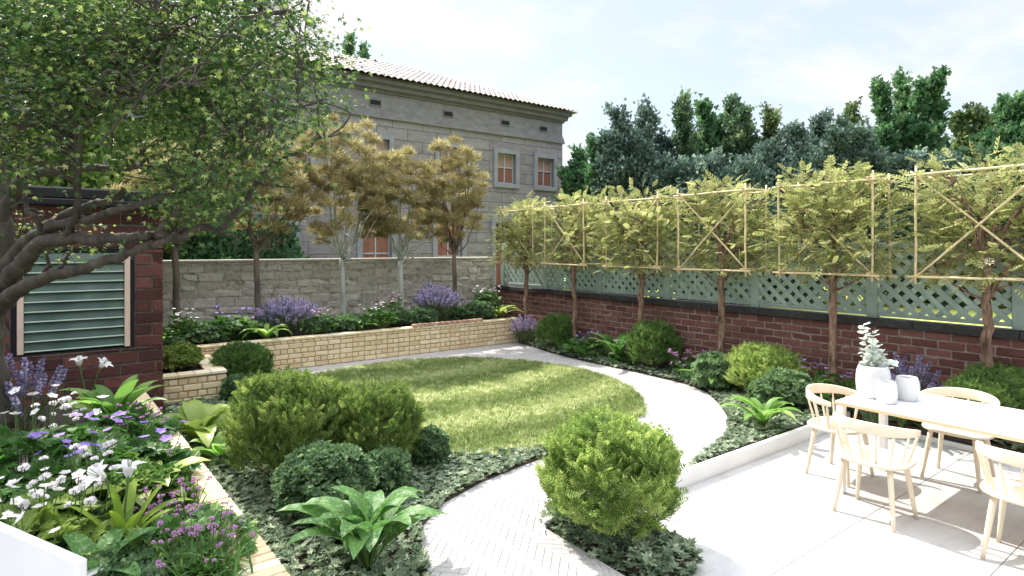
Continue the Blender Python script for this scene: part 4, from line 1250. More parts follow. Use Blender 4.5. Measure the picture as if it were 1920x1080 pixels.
FT('broadleaf_tree', 'bright mid green tree with forked top right of the slim spire', 1335, 21, [(1322, 198, .75), (1345, 225, .8), (1310, 260, .9)], 'tree_green', 54, .18, 3200)
FT('broadleaf_tree', 'dark olive tree with rounded shoulders and a side branch, centre of the row', 1383, 20.5, [(1375, 188, .8), (1392, 210, .7), (1400, 265, 1.1)], 'tree_dark', 55, .17, 3800)
FT('slim_tree', 'narrow olive green tree standing alone in the dip of the tree line', 1447, 20, [(1445, 205, .5), (1440, 280, 1.0)], 'tree_yellow', 56, .13, 3000)
FT('conifer_tree', 'broad dark blue green mass of foliage left of the tallest tree', 1510, 18.5, [(1430, 270, .9), (1490, 240, .8), (1540, 215, .75), (1575, 232, .9), (1500, 290, 1.5), (1590, 280, 1.2)], 'tree_blue', 57, .13, 9000)
FT('broadleaf_tree', 'pale yellow green tree peeping up behind, left of the tallest tree', 1590, 24, [(1602, 198, .6), (1580, 225, .8), (1550, 240, .8)], 'tree_yellow', 58, .17, 2400)
FT('broadleaf_tree', 'tallest tree of the row, deep green with several ragged upright tops', 1690, 20, [(1648, 156, .42), (1692, 142, .36), (1728, 152, .42), (1764, 132, .36), (1700, 225, 1.2), (1655, 240, 1.0), (1745, 240, .9)], 'tree_green', 59, .19, 6600)
FT('conifer_tree', 'dark blue green tree low in front of the tallest tree', 1690, 18, [(1640, 290, 1.2), (1700, 290, 1.3), (1770, 300, 1.3), (1610, 245, .8)], 'tree_blue', 60, .13, 7200)
FT('broadleaf_tree', 'sunlit yellow green tree right of the tallest tree', 1828, 22, [(1835, 196, .8), (1800, 215, .9), (1860, 220, .9)], 'tree_yellow', 61, .17, 4000)
FT('broadleaf_tree', 'deep green tree at the right edge with a ragged crown', 1895, 20, [(1885, 182, .7), (1912, 184, .6), (1870, 240, 1.3), (1930, 240, 1.2)], 'tree_green', 62, .19, 4600)
FT('broadleaf_tree', 'low dark green tree filling in behind the last two bamboo frames', 1830, 17.5, [(1780, 290, 1.2), (1850, 280, 1.4), (1920, 290, 1.4), (1980, 250, 1.5)], 'tree_dark', 63, .16, 5200)
FT('conifer_tree', 'low blue green tree filling in behind the middle bamboo frames', 1330, 17.5, [(1260, 300, 1.2), (1330, 295, 1.3), (1400, 300, 1.3)], 'tree_blue', 64, .13, 6500)
FT('broadleaf_tree', 'small green tree top peeping over the pink tiled roof', 668, 29, [(656, 66, .42), (682, 85, .3), (668, 130, 1.0)], 'tree_green', 65, .2, 1100, zl=6.5)
FT('broadleaf_tree', 'pale lime tree glimpsed through the maple above the shed roof', 165, 12.5, [(120, 190, 1.1), (190, 210, 1.0), (60, 240, 1.1), (240, 240, .9)], 'tree_lime', 66, .13, 5200)
FT('broadleaf_tree', 'lime green tree seen behind the maple between shed and house', 330, 13.5, [(300, 150, 1.0), (360, 200, .9), (260, 260, 1.0)], 'tree_lime', 67, .14, 3600)
FT('garden_shrub', 'dark green shrub above the stone wall beside the shed, in front of the house', 385, 13.6, [(375, 425, .75), (410, 430, .75), (352, 440, .6)], 'tree_green', 68, .13, 2400, zl=.6)
FT('garden_shrub', 'dark green shrub above the stone wall by the ground floor house window', 500, 14.2, [(480, 428, .6), (515, 420, .6), (540, 440, .4)], 'tree_green', 69, .13, 2000, zl=.6)

# ================================================================== SHRUBS AND FLOWERS
SPR = {'box': pinnate(6, .21, .2, 62, True, .3), 'fine': pinnate(5, .25, .19, 52, True, .3), 'round': whorl(6, .36, .5)}
def shrub(loc, rx, ry, hz, label, mat, sprig='box', n=1300, size=.12, seed=0, name='round_bush', cat='bush', group='clipped round bushes', pexp=2.15, tone0=.42):
    r = np.random.default_rng(seed)
    t = thing(name, label, cat, loc, r.uniform(0, 6.28), group)
    rx *= 1.0; T = SPR[sprig]
    u = rand_dir(n, r)
    u[:, 2] = np.where(u[:, 2] < -.55, -u[:, 2], u[:, 2])
    g = (np.abs(u) ** pexp).sum(1) ** (-1 / pexp)
    lump = 1 + .07 * np.sin(u[:, 0] * 7 + seed) * np.sin(u[:, 1] * 6 + 2 * seed) + .06 * np.sin(u[:, 2] * 9 + u[:, 0] * 5 + seed) + r.normal(0, .025, n)
    depth = 1 - .5 * r.random(n) ** 2.6
    outl = r.random(n) < .05
    depth = np.where(outl, r.uniform(1.0, 1.07, n), depth)
    S_ = (u * (g * lump * depth)[:, None])
    size = np.broadcast_to(size, (n,)) * r.uniform(.75, 1.25, n)
    P = S_ * np.array([rx, ry, hz / 2]) * .93 + np.array([0, 0, hz * .48])
    P[:, 2] = np.maximum(P[:, 2], .02)
    tg = np.cross(u, rand_dir(n, r)); tg[:, 2] = np.abs(tg[:, 2]) * .8
    d = u * .4 + tg * 1.0 + np.array([0, 0, .3]) + r.normal(0, .2, (n, 3)) + u * np.where(outl, .8, 0)[:, None]
    P = P - unit(d) * size[:, None] * .5
    nr = u * 1.0 + np.array([0, 0, .3]) + r.normal(0, .35, (n, 3))
    V, Fc = scatter(T, P, frames(d, nr), size)
    k = len(T[1])
    V[:, 2] = np.maximum(V[:, 2], .004)
    lf = MB(); lf.add(V, Fc, 0, np.clip(np.repeat(r.normal(tone0, .16, n) + .13 * np.sin(u[:, 0] * 5 + seed) * np.sin(u[:, 2] * 6 + seed * 1.7) + .08 * np.sin(u[:, 1] * 11 + seed), k) + r.normal(0, .15, n * k), 0, 1))
    st = MB()
    for i in range(46):
        e = P[r.integers(0, n)]
        smooth_branch(st, [(r.normal(0, .03), r.normal(0, .03), -.02, .012), (e[0] * .5, e[1] * .5, e[2] * .45, .007), (*(e * .93), .003)], 4, 3, .006)
    st.build('stems', [M['bark']], t); lf.build('foliage', [mat], t)
    return t

def g(px, py, z=GZ + .01): return ground(px, py, z)
shrub((2.82, 2.74, GZ), .45, .45, .77, 'large bright lime green bush on the paving corner at the path edge, nearest the camera', M['box_lime'], 'box', 4200, .112, 101)
shrub((1.36, 4.92, GZ), .5, .48, .89, 'tall olive green bush on the left of the two big bushes by the lawn', M['box_olive'], 'box', 3800, .1, 102)
shrub((1.99, 4.70, GZ), .43, .43, .74, 'olive green bush on the right of the two big bushes by the lawn', M['box_olive'], 'box', 3300, .1, 103)
shrub((1.38, 4.06, GZ), .34, .34, .51, 'small dark blue green mound in front of the two big bushes', M['mound_blue'], 'round', 2600, .034, 104, 'leafy_mound', 'shrub', 'small blue green mounds')
shrub((1.86, 4.16, GZ), .2, .2, .36, 'smallest blue green mound, beside the spotted broad leaved plant', M['mound_blue'], 'round', 1300, .034, 105, 'leafy_mound', 'shrub', 'small blue green mounds')
shrub((2.42, 4.46, GZ), .16, .16, .34, 'small upright green mound right of the two big bushes at the lawn edge', M['mound_blue'], 'round', 1000, .034, 106, 'leafy_mound', 'shrub', 'small blue green mounds')
shrub((1.74, 8.45, GZ), .38, .38, .6, 'dark green round bush beside the low square planter, against the long planter', M['box_green'], 'fine', 2800, .085, 107)
shrub((1.55, 7.72, GZ), .2, .2, .34, 'small dark mound at the foot of the low square planter corner', M['mound_blue'], 'round', 1100, .038, 108, 'leafy_mound', 'shrub', 'small blue green mounds')
shrub((7.08, 8.2, GZ), .37, .37, .66, 'green round bush against the brick wall nearest the far corner', M['box_green'], 'fine', 2600, .085, 109, tone0=.55)
shrub((7.12, 5.98, GZ), .41, .42, .76, 'green round bush against the brick wall in the middle of the right bed', M['box_green'], 'fine', 3000, .085, 110, tone0=.5)
shrub((7.02, 4.12, GZ), .5, .5, .64, 'light yellow green bush at the path bend in front of the brick wall', M['box_lime'], 'fine', 3400, .085, 111, tone0=.55)
shrub((6.74, 4.62, GZ), .27, .3, .5, 'blue green mound on the left flank of the light yellow green bush', M['mound_blue'], 'round', 1700, .04, 112, 'leafy_mound', 'shrub', 'small blue green mounds', tone0=.7)
shrub((6.66, 3.62, GZ), .3, .3, .46, 'blue green mound right of the hosta by the white kerb', M['mound_blue'], 'round', 1900, .04, 113, 'leafy_mound', 'shrub', 'small blue green mounds', tone0=.65)
shrub((6.42, 3.72, GZ), .2, .2, .36, 'lower blue green mound just behind the hosta by the white kerb', M['mound_blue'], 'round', 1100, .04, 114, 'leafy_mound', 'shrub', 'small blue green mounds', tone0=.65)
shrub((7.2, 1.78, GZ), .32, .62, .74, 'wide dark green bush at the right edge behind the table, against the brick wall', M['box_green'], 'box', 3000, .09, 115, tone0=.55)
shrub((7.25, .95, GZ), .3, .5, .62, 'green bush at the far right under the table line', M['box_olive'], 'box', 1500, .1, 116)
shrub((7.25, 2.62, GZ), .2, .26, .3, 'low green tuft seen under the table between the table legs', M['box_olive'], 'fine', 600, .09, 117, 'leafy_mound', 'shrub', 'small blue green mounds')
shrub((1.0, 8.55, .42), .26, .3, .34, 'small yellow tinged round bush sitting in the low square planter', M['box_olive'], 'round', 1900, .038, 118, 'leafy_mound', 'shrub', 'small blue green mounds', tone0=.6)
shrub((.98, 9.0, .42), .22, .24, .36, 'small dark mound behind the bush in the low square planter, by the shed', M['mound_blue'], 'round', 1300, .04, 119, 'leafy_mound', 'shrub', 'small blue green mounds')
for i, (px, y, rr, hh, lab) in enumerate([
    (385, 9.85, .36, .34, 'low dark mound in the long planter left of the purple geranium'),
    (596, 9.75, .27, .3, 'dark mound in the long planter in front of the left lavender'),
    (655, 9.85, .36, .3, 'low dark mound in the long planter at the foot of the tallest feathery tree'),
    (790, 9.85, .3, .34, 'dark mound in the long planter just left of the right lavender'),
    (862, 10.0, .24, .3, 'small dark mound in the long planter right of the right lavender'),
    (897, 9.8, .3, .4, 'dark mound in the long planter beside the white anemones near the corner'),
    (470, 10.0, .3, .3, 'dark mound in the long planter behind the overhanging hosta'),
    (740, 10.05, .3, .3, 'low dark mound in the long planter behind the white anemones')]):
    p = bedp(px, y)
    shrub(p, rr, rr, hh, lab, M['mound_blue'], 'round', 1500, .042, 130 + i, 'leafy_mound', 'shrub', 'small blue green mounds')

def blade_leaf(L, W, droop, seg=7, fold=.25, rise=1.1, taper=1.0, wave=.0, r=None):
    """a long leaf leaving the origin along +Y and up, arching over; 3 columns"""
    s_ = np.linspace(0, 1, seg)
    ang = rise - droop * s_ ** 1.3
    dy = np.cos(ang) * L / (seg - 1); dz = np.sin(ang) * L / (seg - 1)
    y = np.concatenate([[0], np.cumsum(dy[:-1])]); z = np.concatenate([[0], np.cumsum(dz[:-1])])
    wv = W * (np.sin(PI * np.clip(s_ * .93 + .05, 0, 1)) ** taper) 
    wv[-1] = 0; 
    V = []
    for i in range(seg):
        nx, nz = -math.sin(ang[i]), math.cos(ang[i])
        for c in (-1, -.5, 0, .5, 1):
            up = fold * wv[i] * (abs(c) ** 1.2) + wave * wv[i] * math.sin(i * 2.3) * c
            V.append((c * wv[i], y[i] + nx * up, z[i] + nz * up))
    Fc = []
    for i in range(seg - 1):
        for c in range(4):
            a = i * 5 + c; Fc.append((a, a + 1, a + 6, a + 5))
    return np.array(V, float), np.array(Fc)

def rotz(V, a):
    c, s_ = math.cos(a), math.sin(a)
    return np.stack([V[:, 0] * c - V[:, 1] * s_, V[:, 0] * s_ + V[:, 1] * c, V[:, 2]], -1)

def hosta(loc, n, L, W, label, mat, seed, droop=1.9, rise=1.25, name='hosta', petiole=.35, group='broad leaved hostas'):
    r = np.random.default_rng(seed)
    t = thing(name, label, 'plant', loc, r.uniform(0, 6.28), group)
    mb = MB(); sm = MB()
    for i in range(n):
        a = 2.4 * i + r.uniform(-.3, .3); q = (i + .5) / n
        ri = rise - .75 * (1 - q) * .9 + r.normal(0, .08); l = L * r.uniform(.8, 1.1) * (.75 + .35 * (1 - q) + .1)
        V, Fc = blade_leaf(l, W * r.uniform(.8, 1.1), droop * r.uniform(.75, 1.15), 8, .3, ri, .85, .05)
        pl_ = l * petiole * r.uniform(.6, 1.0)
        off = np.array([0, math.cos(ri) * pl_ * .6, math.sin(ri) * pl_])
        V = V + off
        roll = r.normal(0, .22)
        cr, sr = math.cos(roll), math.sin(roll)
        Vc = V.copy(); Vc[:, 0] = V[:, 0] * cr - (V[:, 2] - off[2]) * sr * .4
        V = rotz(Vc, a)
        V[:, 2] = np.maximum(V[:, 2], .012)
        mb.add(V, Fc, 0, np.clip(r.normal(.5, .2), 0, 1), True)
        o2 = rotz(np.array([[0, 0, 0], off * .5, off + np.array([0, .01, .01])]), a)
        add_tube(sm, o2, [.008, .006, .005], 5, 0, .7, False)
    mb.build('leaves', [mat], t); sm.build('stems', [M['stem']], t)
    return t

hosta(g(690, 1075), 30, .44, .07, 'large broad leaved plant with cream speckled leaves at the front beside the path', M['hosta_spot'], 201, 1.75, 1.5, petiole=.5)
hosta(g(372, 838), 24, .48, .085, 'pale green hosta in front of the low square planter', M['hosta_lime'], 202, 1.7, 1.25)
hosta(g(412, 866), 12, .34, .07, 'smaller pale hosta tucked against the tall olive bush', M['hosta'], 203, 1.6, 1.2)
hosta(g(1430, 803), 17, .4, .055, 'bright green hosta at the white kerb beside the path bend', M['hosta'], 204, 1.5, 1.3)
hosta(g(1337, 728), 14, .38, .06, 'pale green hosta at the path edge left of the light yellow bush', M['hosta'], 205, 1.5, 1.3)
hosta(g(1158, 682), 16, .55, .06, 'tall fern like green plant beside the third pleached trunk', M['cut_leaf'], 206, 1.3, 1.45)
hosta(g(1322, 690), 10, .4, .085, 'broad leaved plant behind the path edge hosta, by the brick wall', M['hosta'], 207, 1.3, 1.35)
hosta(bedp(500, 9.6), 15, .36, .055, 'hosta in the long planter spilling over its brick edge', M['hosta'], 208, 2.0, 1.2)
hosta(bedp(935, 9.7), 15, .4, .055, 'yellowish hosta in the long planter at the corner by the brick wall', M['hosta_lime'], 209, 1.6, 1.3)
hosta(bedp(672, 9.65), 14, .34, .05, 'small green hosta in the long planter left of the white anemones', M['hosta'], 210, 1.7, 1.2)
hosta((.98, 9.72, SOILZ), 12, .36, .065, 'hosta in the long planter right by the shed corner', M['hosta'], 211, 1.8, 1.2)
hosta(g(1690, 800, .1), 14, .35, .04, 'green strap leaved plant seen under the table', M['hosta'], 212, 1.6, 1.3)

# flowers ---------------------------------------------------------------
def flower_mesh(name, mat, petals=5, w=.42, cup=.35, size=1.0, centre=True):
    mb = MB()
    for i in range(petals):
        a = 2 * PI * i / petals
        V, Fc = xform(leaf6(w, .1, .02), (0, 0, 0), (math.cos(a), math.sin(a), cup), (0, 0, 1), size)
        mb.add(V, Fc, 0, .35 + .5 * ((i * 7) % 5) / 5)
    if centre: lathe(mb, [(.001, -.02), (.12 * size, .02), (.13 * size, .09), (.06 * size, .14), (.001, .15)], 8, 1)
    return mb.mesh(name, [mat, M['pollen']])
FL = {'white': flower_mesh('flower', M['petal_white'], 5, .46, .3), 'purple': flower_mesh('flower', M['petal_purple'], 5, .46, .22), 'pink': flower_mesh('flower', M['petal_pink'], 5, .4, .25)}

PALM = palmate(5, 80, .2, True)
def meadow_plant(loc, n_leaf, n_fl, R_, H_, label, kind, leaf_m, seed, fsize=.032, lsize=.09, name='anemone', cat='flowers', group=None, stem_h=(.8, 1.15), ry=None, spread=None):
    r = np.random.default_rng(seed)
    t = thing(name, label, cat, loc, 0, group)
    ry = ry or R_
    q = np.sqrt(r.random(n_leaf)); a = r.uniform(0, 2 * PI, n_leaf)
    P = np.stack([q * np.cos(a) * R_, q * np.sin(a) * ry, H_ * (.25 + .6 * (1 - q ** 2) * r.random(n_leaf) ** .5 + .1)], -1)
    d = np.stack([np.cos(a), np.sin(a), r.normal(.0, .35, n_leaf)], -1) + r.normal(0, .5, (n_leaf, 3))
    V, Fc = scatter(PALM, P, frames(d, np.array([0, 0, 1]) + r.normal(0, .3, (n_leaf, 3))), lsize * r.uniform(.7, 1.3, n_leaf))
    lf = MB(); k = len(PALM[1]); lf.add(V, Fc, 0, np.clip(np.repeat(r.normal(.45, .22, n_leaf), k), 0, 1))
    st = MB()
    for p_ in P[::2]:
        add_tube(st, np.array([[p_[0] * .3, p_[1] * .3, 0], [p_[0] * .75, p_[1] * .75, p_[2] * .6], p_]), [.003, .0025, .002], 4, 0, .4, False)
    sp_ = spread or 1.0
    for i in range(n_fl):
        qa, aa = math.sqrt(r.random()), r.uniform(0, 2 * PI)
        tp = np.array([qa * math.cos(aa) * R_ * sp_, qa * math.sin(aa) * ry * sp_, H_ * r.uniform(*stem_h)])
        add_tube(st, spline(np.array([[tp[0] * .45, tp[1] * .45, .0], [tp[0] * .85, tp[1] * .85, tp[2] * .55], tp]), 3), [.003] * 6 + [.0022], 4, 0, .8, False)
        link('flower', FL[kind], t, tp, (r.normal(0, .3), r.normal(0, .3), r.uniform(0, 6.28)), fsize * r.uniform(.68, 1.05))
    st.build('stems', [M['stem']], t); lf.build('leaves', [leaf_m], t)
    return t

def spike_mesh(name, mat, seed, n=70, L=1.0, w=.12):
    r = np.random.default_rng(seed)
    z = np.sort(r.random(n)) * .85 + .08
    lay = np.round(z * 9) / 9 * .6 + z * .4
    a = r.uniform(0, 2 * PI, n); rr = w * np.sin(PI * np.clip(lay * .9 + .12, 0, 1)) ** .6 * r.uniform(.5, 1, n)
    P = np.stack([rr * np.cos(a) * .6, rr * np.sin(a) * .6, lay], -1)
    d = np.stack([np.cos(a), np.sin(a), np.full(n, .7)], -1)
    V, Fc = scatter(leaf6(.42, .3, .1), P, frames(d, rand_dir(n, r)), r.uniform(.07, .12, n))
    mb = MB(); mb.add(V, Fc, 0, np.repeat(r.random(n), 2))
    add_tube(mb, [(0, 0, 0), (0, 0, .95)], [.012, .008], 4, 1, .6, False)
    return mb.mesh(name, [mat, M['stem']])
SPK = [spike_mesh('flower_spike', M['lav'], 1, 80, 1.0, .085), spike_mesh('flower_spike', M['lav'], 2, 80, 1.0, .085), spike_mesh('flower_spike', M['lav_pale'], 3, 80, 1.0, .085)]
def lavender(loc, n, R_, H_, label, pale, seed, slen=.21, name='lavender', group='lavender clumps'):
    r = np.random.default_rng(seed)
    t = thing(name, label, 'flowers', loc, 0, group)
    st = MB(); lf = MB()
    for i in range(n):
        q, a = math.sqrt((i + .5) / n), 2.4 * i
        tilt = q * 1.05 + r.normal(0, .07)
        dv = np.array([math.sin(tilt) * math.cos(a) * R_ / H_ * 1.15, math.sin(tilt) * math.sin(a) * R_ / H_ * 1.15, math.cos(tilt * .85)])
        tp = dv * H_ * r.uniform(.74, 1.04)
        add_tube(st, np.array([dv * .02, tp * .5 + r.normal(0, .008, 3), tp]), [.003, .0025, .002], 4, 0, .5, False)
        dq = Vector(tp).to_track_quat('Z', 'Y').to_euler()
        sl = slen * r.uniform(.75, 1.25)
        link('flower_spike', SPK[2] if pale else SPK[i % 2], t, tp - unit(tp) * sl * .4, dq, sl)
    m_ = n * 9
    a = r.uniform(0, 2 * PI, m_); q = np.sqrt(r.random(m_)); zz = r.uniform(0, .6, m_) * H_
    P = np.stack([q * np.cos(a) * R_ * (.4 + zz / H_), q * np.sin(a) * R_ * (.4 + zz / H_), zz], -1)
    d = np.stack([np.cos(a) * .5, np.sin(a) * .5, np.ones(m_)], -1) + r.normal(0, .35, (m_, 3))
    V, Fc = scatter(leaf6(.09), P, frames(d, rand_dir(m_, r)), r.uniform(.05, .1, m_)); lf.add(V, Fc, 0, np.repeat(r.random(m_), 2))
    st.build('stems', [M['stem']], t); lf.build('leaves', [M['lav_leaf']], t)
    return t

def head_mesh(name, mat, seed, n=46, flat=1.0):
    r = np.random.default_rng(seed)
    u = rand_dir(n, r); u[:, 2] = np.abs(u[:, 2]) * 1.2 - .25; u = unit(u)
    V, Fc = scatter(leaf6(.45, .3, .1), u * np.array([.45, .45, .4 * flat]), frames(u + r.normal(0, .3, u.shape), rand_dir(n, r)), r.uniform(.4, .65, n))
    mb = MB(); mb.add(V, Fc, 0, np.repeat(r.random(n), 2))
    return mb.mesh(name, [mat])
HEADS = {'pink': head_mesh('flower_head', M['petal_pink'], 5), 'white': head_mesh('flower_head', M['petal_white'], 6, 60, .35)}
def pompon_plant(loc, n, R_, H_, label, kind, seed, hs=.016, name='verbena', group=None, blades=40, blen=.25, cluster=1, bl_m='cut_leaf'):
    """wiry stems topped by round heads over a tuft of narrow leaves"""
    r = np.random.default_rng(seed)
    t = thing(name, label, 'flowers', loc, 0, group)
    st = MB()
    for i in range(n):
        q, a = math.sqrt(r.random()), r.uniform(0, 2 * PI)
        tp = np.array([q * math.cos(a) * R_, q * math.sin(a) * R_, H_ * r.uniform(.55, 1.05)])
        b0 = np.array([tp[0] * .5, tp[1] * .5, 0])
        Q = spline(np.array([b0, (b0 + tp) / 2 + r.normal(0, .015, 3), tp]), 3)
        add_tube(st, Q, np.linspace(.0028, .0016, len(Q)), 4, 0, .3, False)
        for c in range(cluster):
            o = r.normal(0, hs * 1.6, 3) * (c > 0); o[2] *= .4
            if c: add_tube(st, np.array([Q[-3], tp + o]), [.0015, .0012], 3, 0, .4, False)
            link('flower_head', HEADS[kind], t, tp + o, (r.normal(0, .3), r.normal(0, .3), 0), hs * r.uniform(.75, 1.3))
    lf = MB()
    for i in range(blades):
        a = r.uniform(0, 2 * PI)
        V, Fc = blade_leaf(blen * r.uniform(.6, 1.1), .006, r.uniform(.8, 1.8), 6, .3, r.uniform(.9, 1.45), .5)
        V = rotz(V, a) + np.array([r.normal(0, R_ * .35), r.normal(0, R_ * .35), 0])
        lf.add(V, Fc, 0, np.clip(r.normal(.5, .2), 0, 1), True)
    st.build('stems', [M['stem']], t)
    lf.build('leaves', [M[bl_m]], t)
    return t

# raised planter, left to right
meadow_plant(bedp(338, 9.9), 60, 13, .24, .5, 'white anemones in the long planter beside the shed corner', 'white', M['cut_leaf'], 301, .035, .09)
meadow_plant(bedp(432, 9.85), 110, 15, .36, .46, 'purple geranium in the long planter left of the overhanging hosta', 'purple', M['cut_leaf'], 302, .036, .1, 'geranium', stem_h=(.75, 1.2))
lavender(bedp(538, 10.0), 92, .42, .56, 'large violet lavender in the long planter, the left one of two', False, 303)
meadow_plant(bedp(605, 9.7), 70, 22, .26, .36, 'pink flowered plant in the long planter right of the left lavender', 'pink', M['cut_leaf'], 304, .028, .08, 'pink_flower', stem_h=(.95, 1.25))
meadow_plant(bedp(708, 9.72), 120, 26, .32, .44, 'white anemones in the middle of the long planter', 'white', M['cut_leaf'], 305, .028, .09, stem_h=(.85, 1.15))
meadow_plant(bedp(745, 10.1), 40, 18, .26, .52, 'tall pink flowers in the long planter behind the white anemones', 'pink', M['cut_leaf'], 306, .026, .08, 'pink_flower', stem_h=(.9, 1.2))
lavender(bedp(820, 10.0), 96, .44, .68, 'large violet lavender in the long planter, the right one of two', False, 307)
meadow_plant(bedp(912, 10.05), 120, 18, .34, .6, 'white anemones in the long planter by the lattice fence corner', 'white', M['cut_leaf'], 308, .035, .1, stem_h=(.9, 1.12))
# right bed
lavender((6.98, 9.02, GZ), 46, .34, .5, 'pale lilac lavender at the end of the long planter under the corner tree', True, 309, .19)
meadow_plant((7.0, 7.42, GZ), 110, 20, .34, .36, 'purple geranium between the two round bushes on the brick wall', 'purple', M['cut_leaf'], 310, .034, .09, 'geranium', stem_h=(.85, 1.2), ry=.42)
pompon_plant((7.08, 6.55, GZ), 12, .2, .36, 'white flat topped flowers beside the third pleached trunk', 'white', 311, .045, 'white_umbel', None, 20, .2)
meadow_plant((7.1, 6.55, GZ), 50, 0, .26, .26, 'low cut leaved green plant under the white flat topped flowers', 'white', M['cut_leaf'], 312, .03, .08, 'leafy_plant', 'plant')
pompon_plant((7.0, 5.25, GZ), 26, .3, .42, 'pale pink wiry flowers right of the middle round bush', 'pink', 313, .018, 'verbena', None, 40, .22, 2)
meadow_plant((7.1, 5.2, GZ), 60, 0, .3, .34, 'dark cut leaved plant behind the pale pink wiry flowers', 'white', M['cut_leaf'], 314, .03, .08, 'leafy_plant', 'plant')
meadow_plant((7.1, 3.32, GZ), 100, 22, .3, .44, 'purple geranium at the foot of the pleached tree left of the vases', 'purple', M['cut_leaf'], 315, .034, .09, 'geranium', stem_h=(.9, 1.2), ry=.38)
lavender((7.12, 2.55, GZ), 46, .34, .62, 'violet lavender against the brick wall behind the white vases', False, 316)
lavender((6.85, 2.72, GZ), 26, .26, .4, 'pale pink lavender seen between the end chair and the table', True, 317, .16)

# left flower bed (raised, in front of the shed)
def b(px, py, z=BZ): return ground(px, py, z)
def bh(px, py, h): 
    p = ground(px, py, BZ + h); p[2] = BZ; return p
lavender(bh(45, 770, .25), 20, .3, .62, 'blue salvia spikes at the left edge in front of the shed', False, 401, .22, 'salvia', None)
pompon_plant(bh(118, 750, .42), 16, .2, .46, 'white flat topped flowers under the louvre window', 'white', 402, .028, 'white_umbel', None, 20, .2)
meadow_plant(bh(60, 845, .28), 190, 16, .52, .42, 'tall white anemones at the left edge of the flower bed', 'white', M['cut_leaf'], 403, .042, .11, stem_h=(1.0, 1.5), ry=.5, spread=.9)
meadow_plant(bh(205, 850, .28), 170, 30, .46, .34, 'purple geraniums in the middle of the flower bed', 'purple', M['cut_leaf'], 404, .042, .11, 'geranium', stem_h=(1.0, 1.4))
meadow_plant(bh(75, 965, .26), 170, 24, .36, .32, 'low white anemones with lime cut leaves in front of the flower bed', 'white', M['cut_leaf_pale'], 405, .036, .1, stem_h=(.95, 1.45), ry=.4)
pompon_plant(bh(130, 890, .4), 26, .26, .5, 'white clustered flowers between the purple geraniums and the lilies', 'white', 406, .025, 'white_umbel', None, 16, .2)
shrub(bh(115, 1010, .1), .34, .3, .2, 'low dark green leafy mat near the white lounge chair', M['mound_blue'], 'round', 900, .045, 407, 'leafy_mound', 'shrub', 'small blue green mounds')
shrub(bh(285, 905, .2), .2, .24, .28, 'dark leafy mound in the flower bed beside the edging wall', M['box_green'], 'round', 1100, .045, 408, 'leafy_mound', 'shrub', 'small blue green mounds')
shrub(bh(255, 1060, .06), .3, .24, .16, 'low grey green mat at the foot of the front lily', M['mound_blue'], 'round', 700, .04, 409, 'leafy_mound', 'shrub', 'small blue green mounds')
shrub(bh(170, 930, .12), .4, .3, .26, 'dark leafy mound behind the front lily', M['box_green'], 'round', 1100, .05, 410, 'leafy_mound', 'shrub', 'small blue green mounds')
hosta(bh(215, 790, .1), 16, .44, .07, 'green broad leaved plant against the dark shed wall', M['hosta'], 411, 1.2, 1.4)
hosta(bh(262, 935, .1), 16, .36, .075, 'lime hosta behind the front lily', M['hosta_lime'], 412, 1.5, 1.25)
hosta(bh(180, 1075, .08), 10, .34, .05, 'speckled broad leaf plant at the bottom beside the white lounge chair', M['hosta_spot'], 413, 1.3, 1.2)
pompon_plant(bh(385, 1050, .12), 36, .24, .34, 'pink verbena on wiry stems spilling over the edging wall at the front', 'pink', 414, .011, 'verbena', 'pink verbena clumps', 150, .26, 2)
pompon_plant(bh(330, 960, .12), 24, .18, .3, 'pink verbena along the edging wall behind the front clump', 'pink', 415, .011, 'verbena', 'pink verbena clumps', 90, .22, 2)
pompon_plant(bh(248, 790, .2), 30, .24, .32, 'pale pink verbena beside the shed end of the edging wall', 'pink', 416, .011, 'verbena', 'pink verbena clumps', 90, .2, 2)
pompon_plant(bh(318, 965, .14), 12, .12, .2, 'tight cluster of pink flower heads right of the front lily', 'pink', 417, .012, 'sedum', None, 30, .12, 4)
pompon_plant(bh(295, 870, .15), 16, .2, .26, 'small pink flowers along the edging wall by the purple geraniums', 'pink', 418, .010, 'verbena', 'pink verbena clumps', 60, .18, 2)
meadow_plant(bh(215, 800, .15), 130, 0, .4, .26, 'dense green cut leaves filling the bed behind the geraniums', 'white', M['cut_leaf'], 419, .03, .1, 'leafy_plant', 'plant')
meadow_plant(bh(330, 1010, .12), 110, 0, .36, .22, 'low green leaves between the front lily and the verbena', 'white', M['cut_leaf'], 420, .03, .08, 'leafy_plant', 'plant')
meadow_plant(bh(10, 1000, .15), 150, 6, .34, .3, 'cut leaved white anemones at the bottom left corner beside the lounge chair', 'white', M['cut_leaf'], 421, .034, .09, stem_h=(1.0, 1.4))

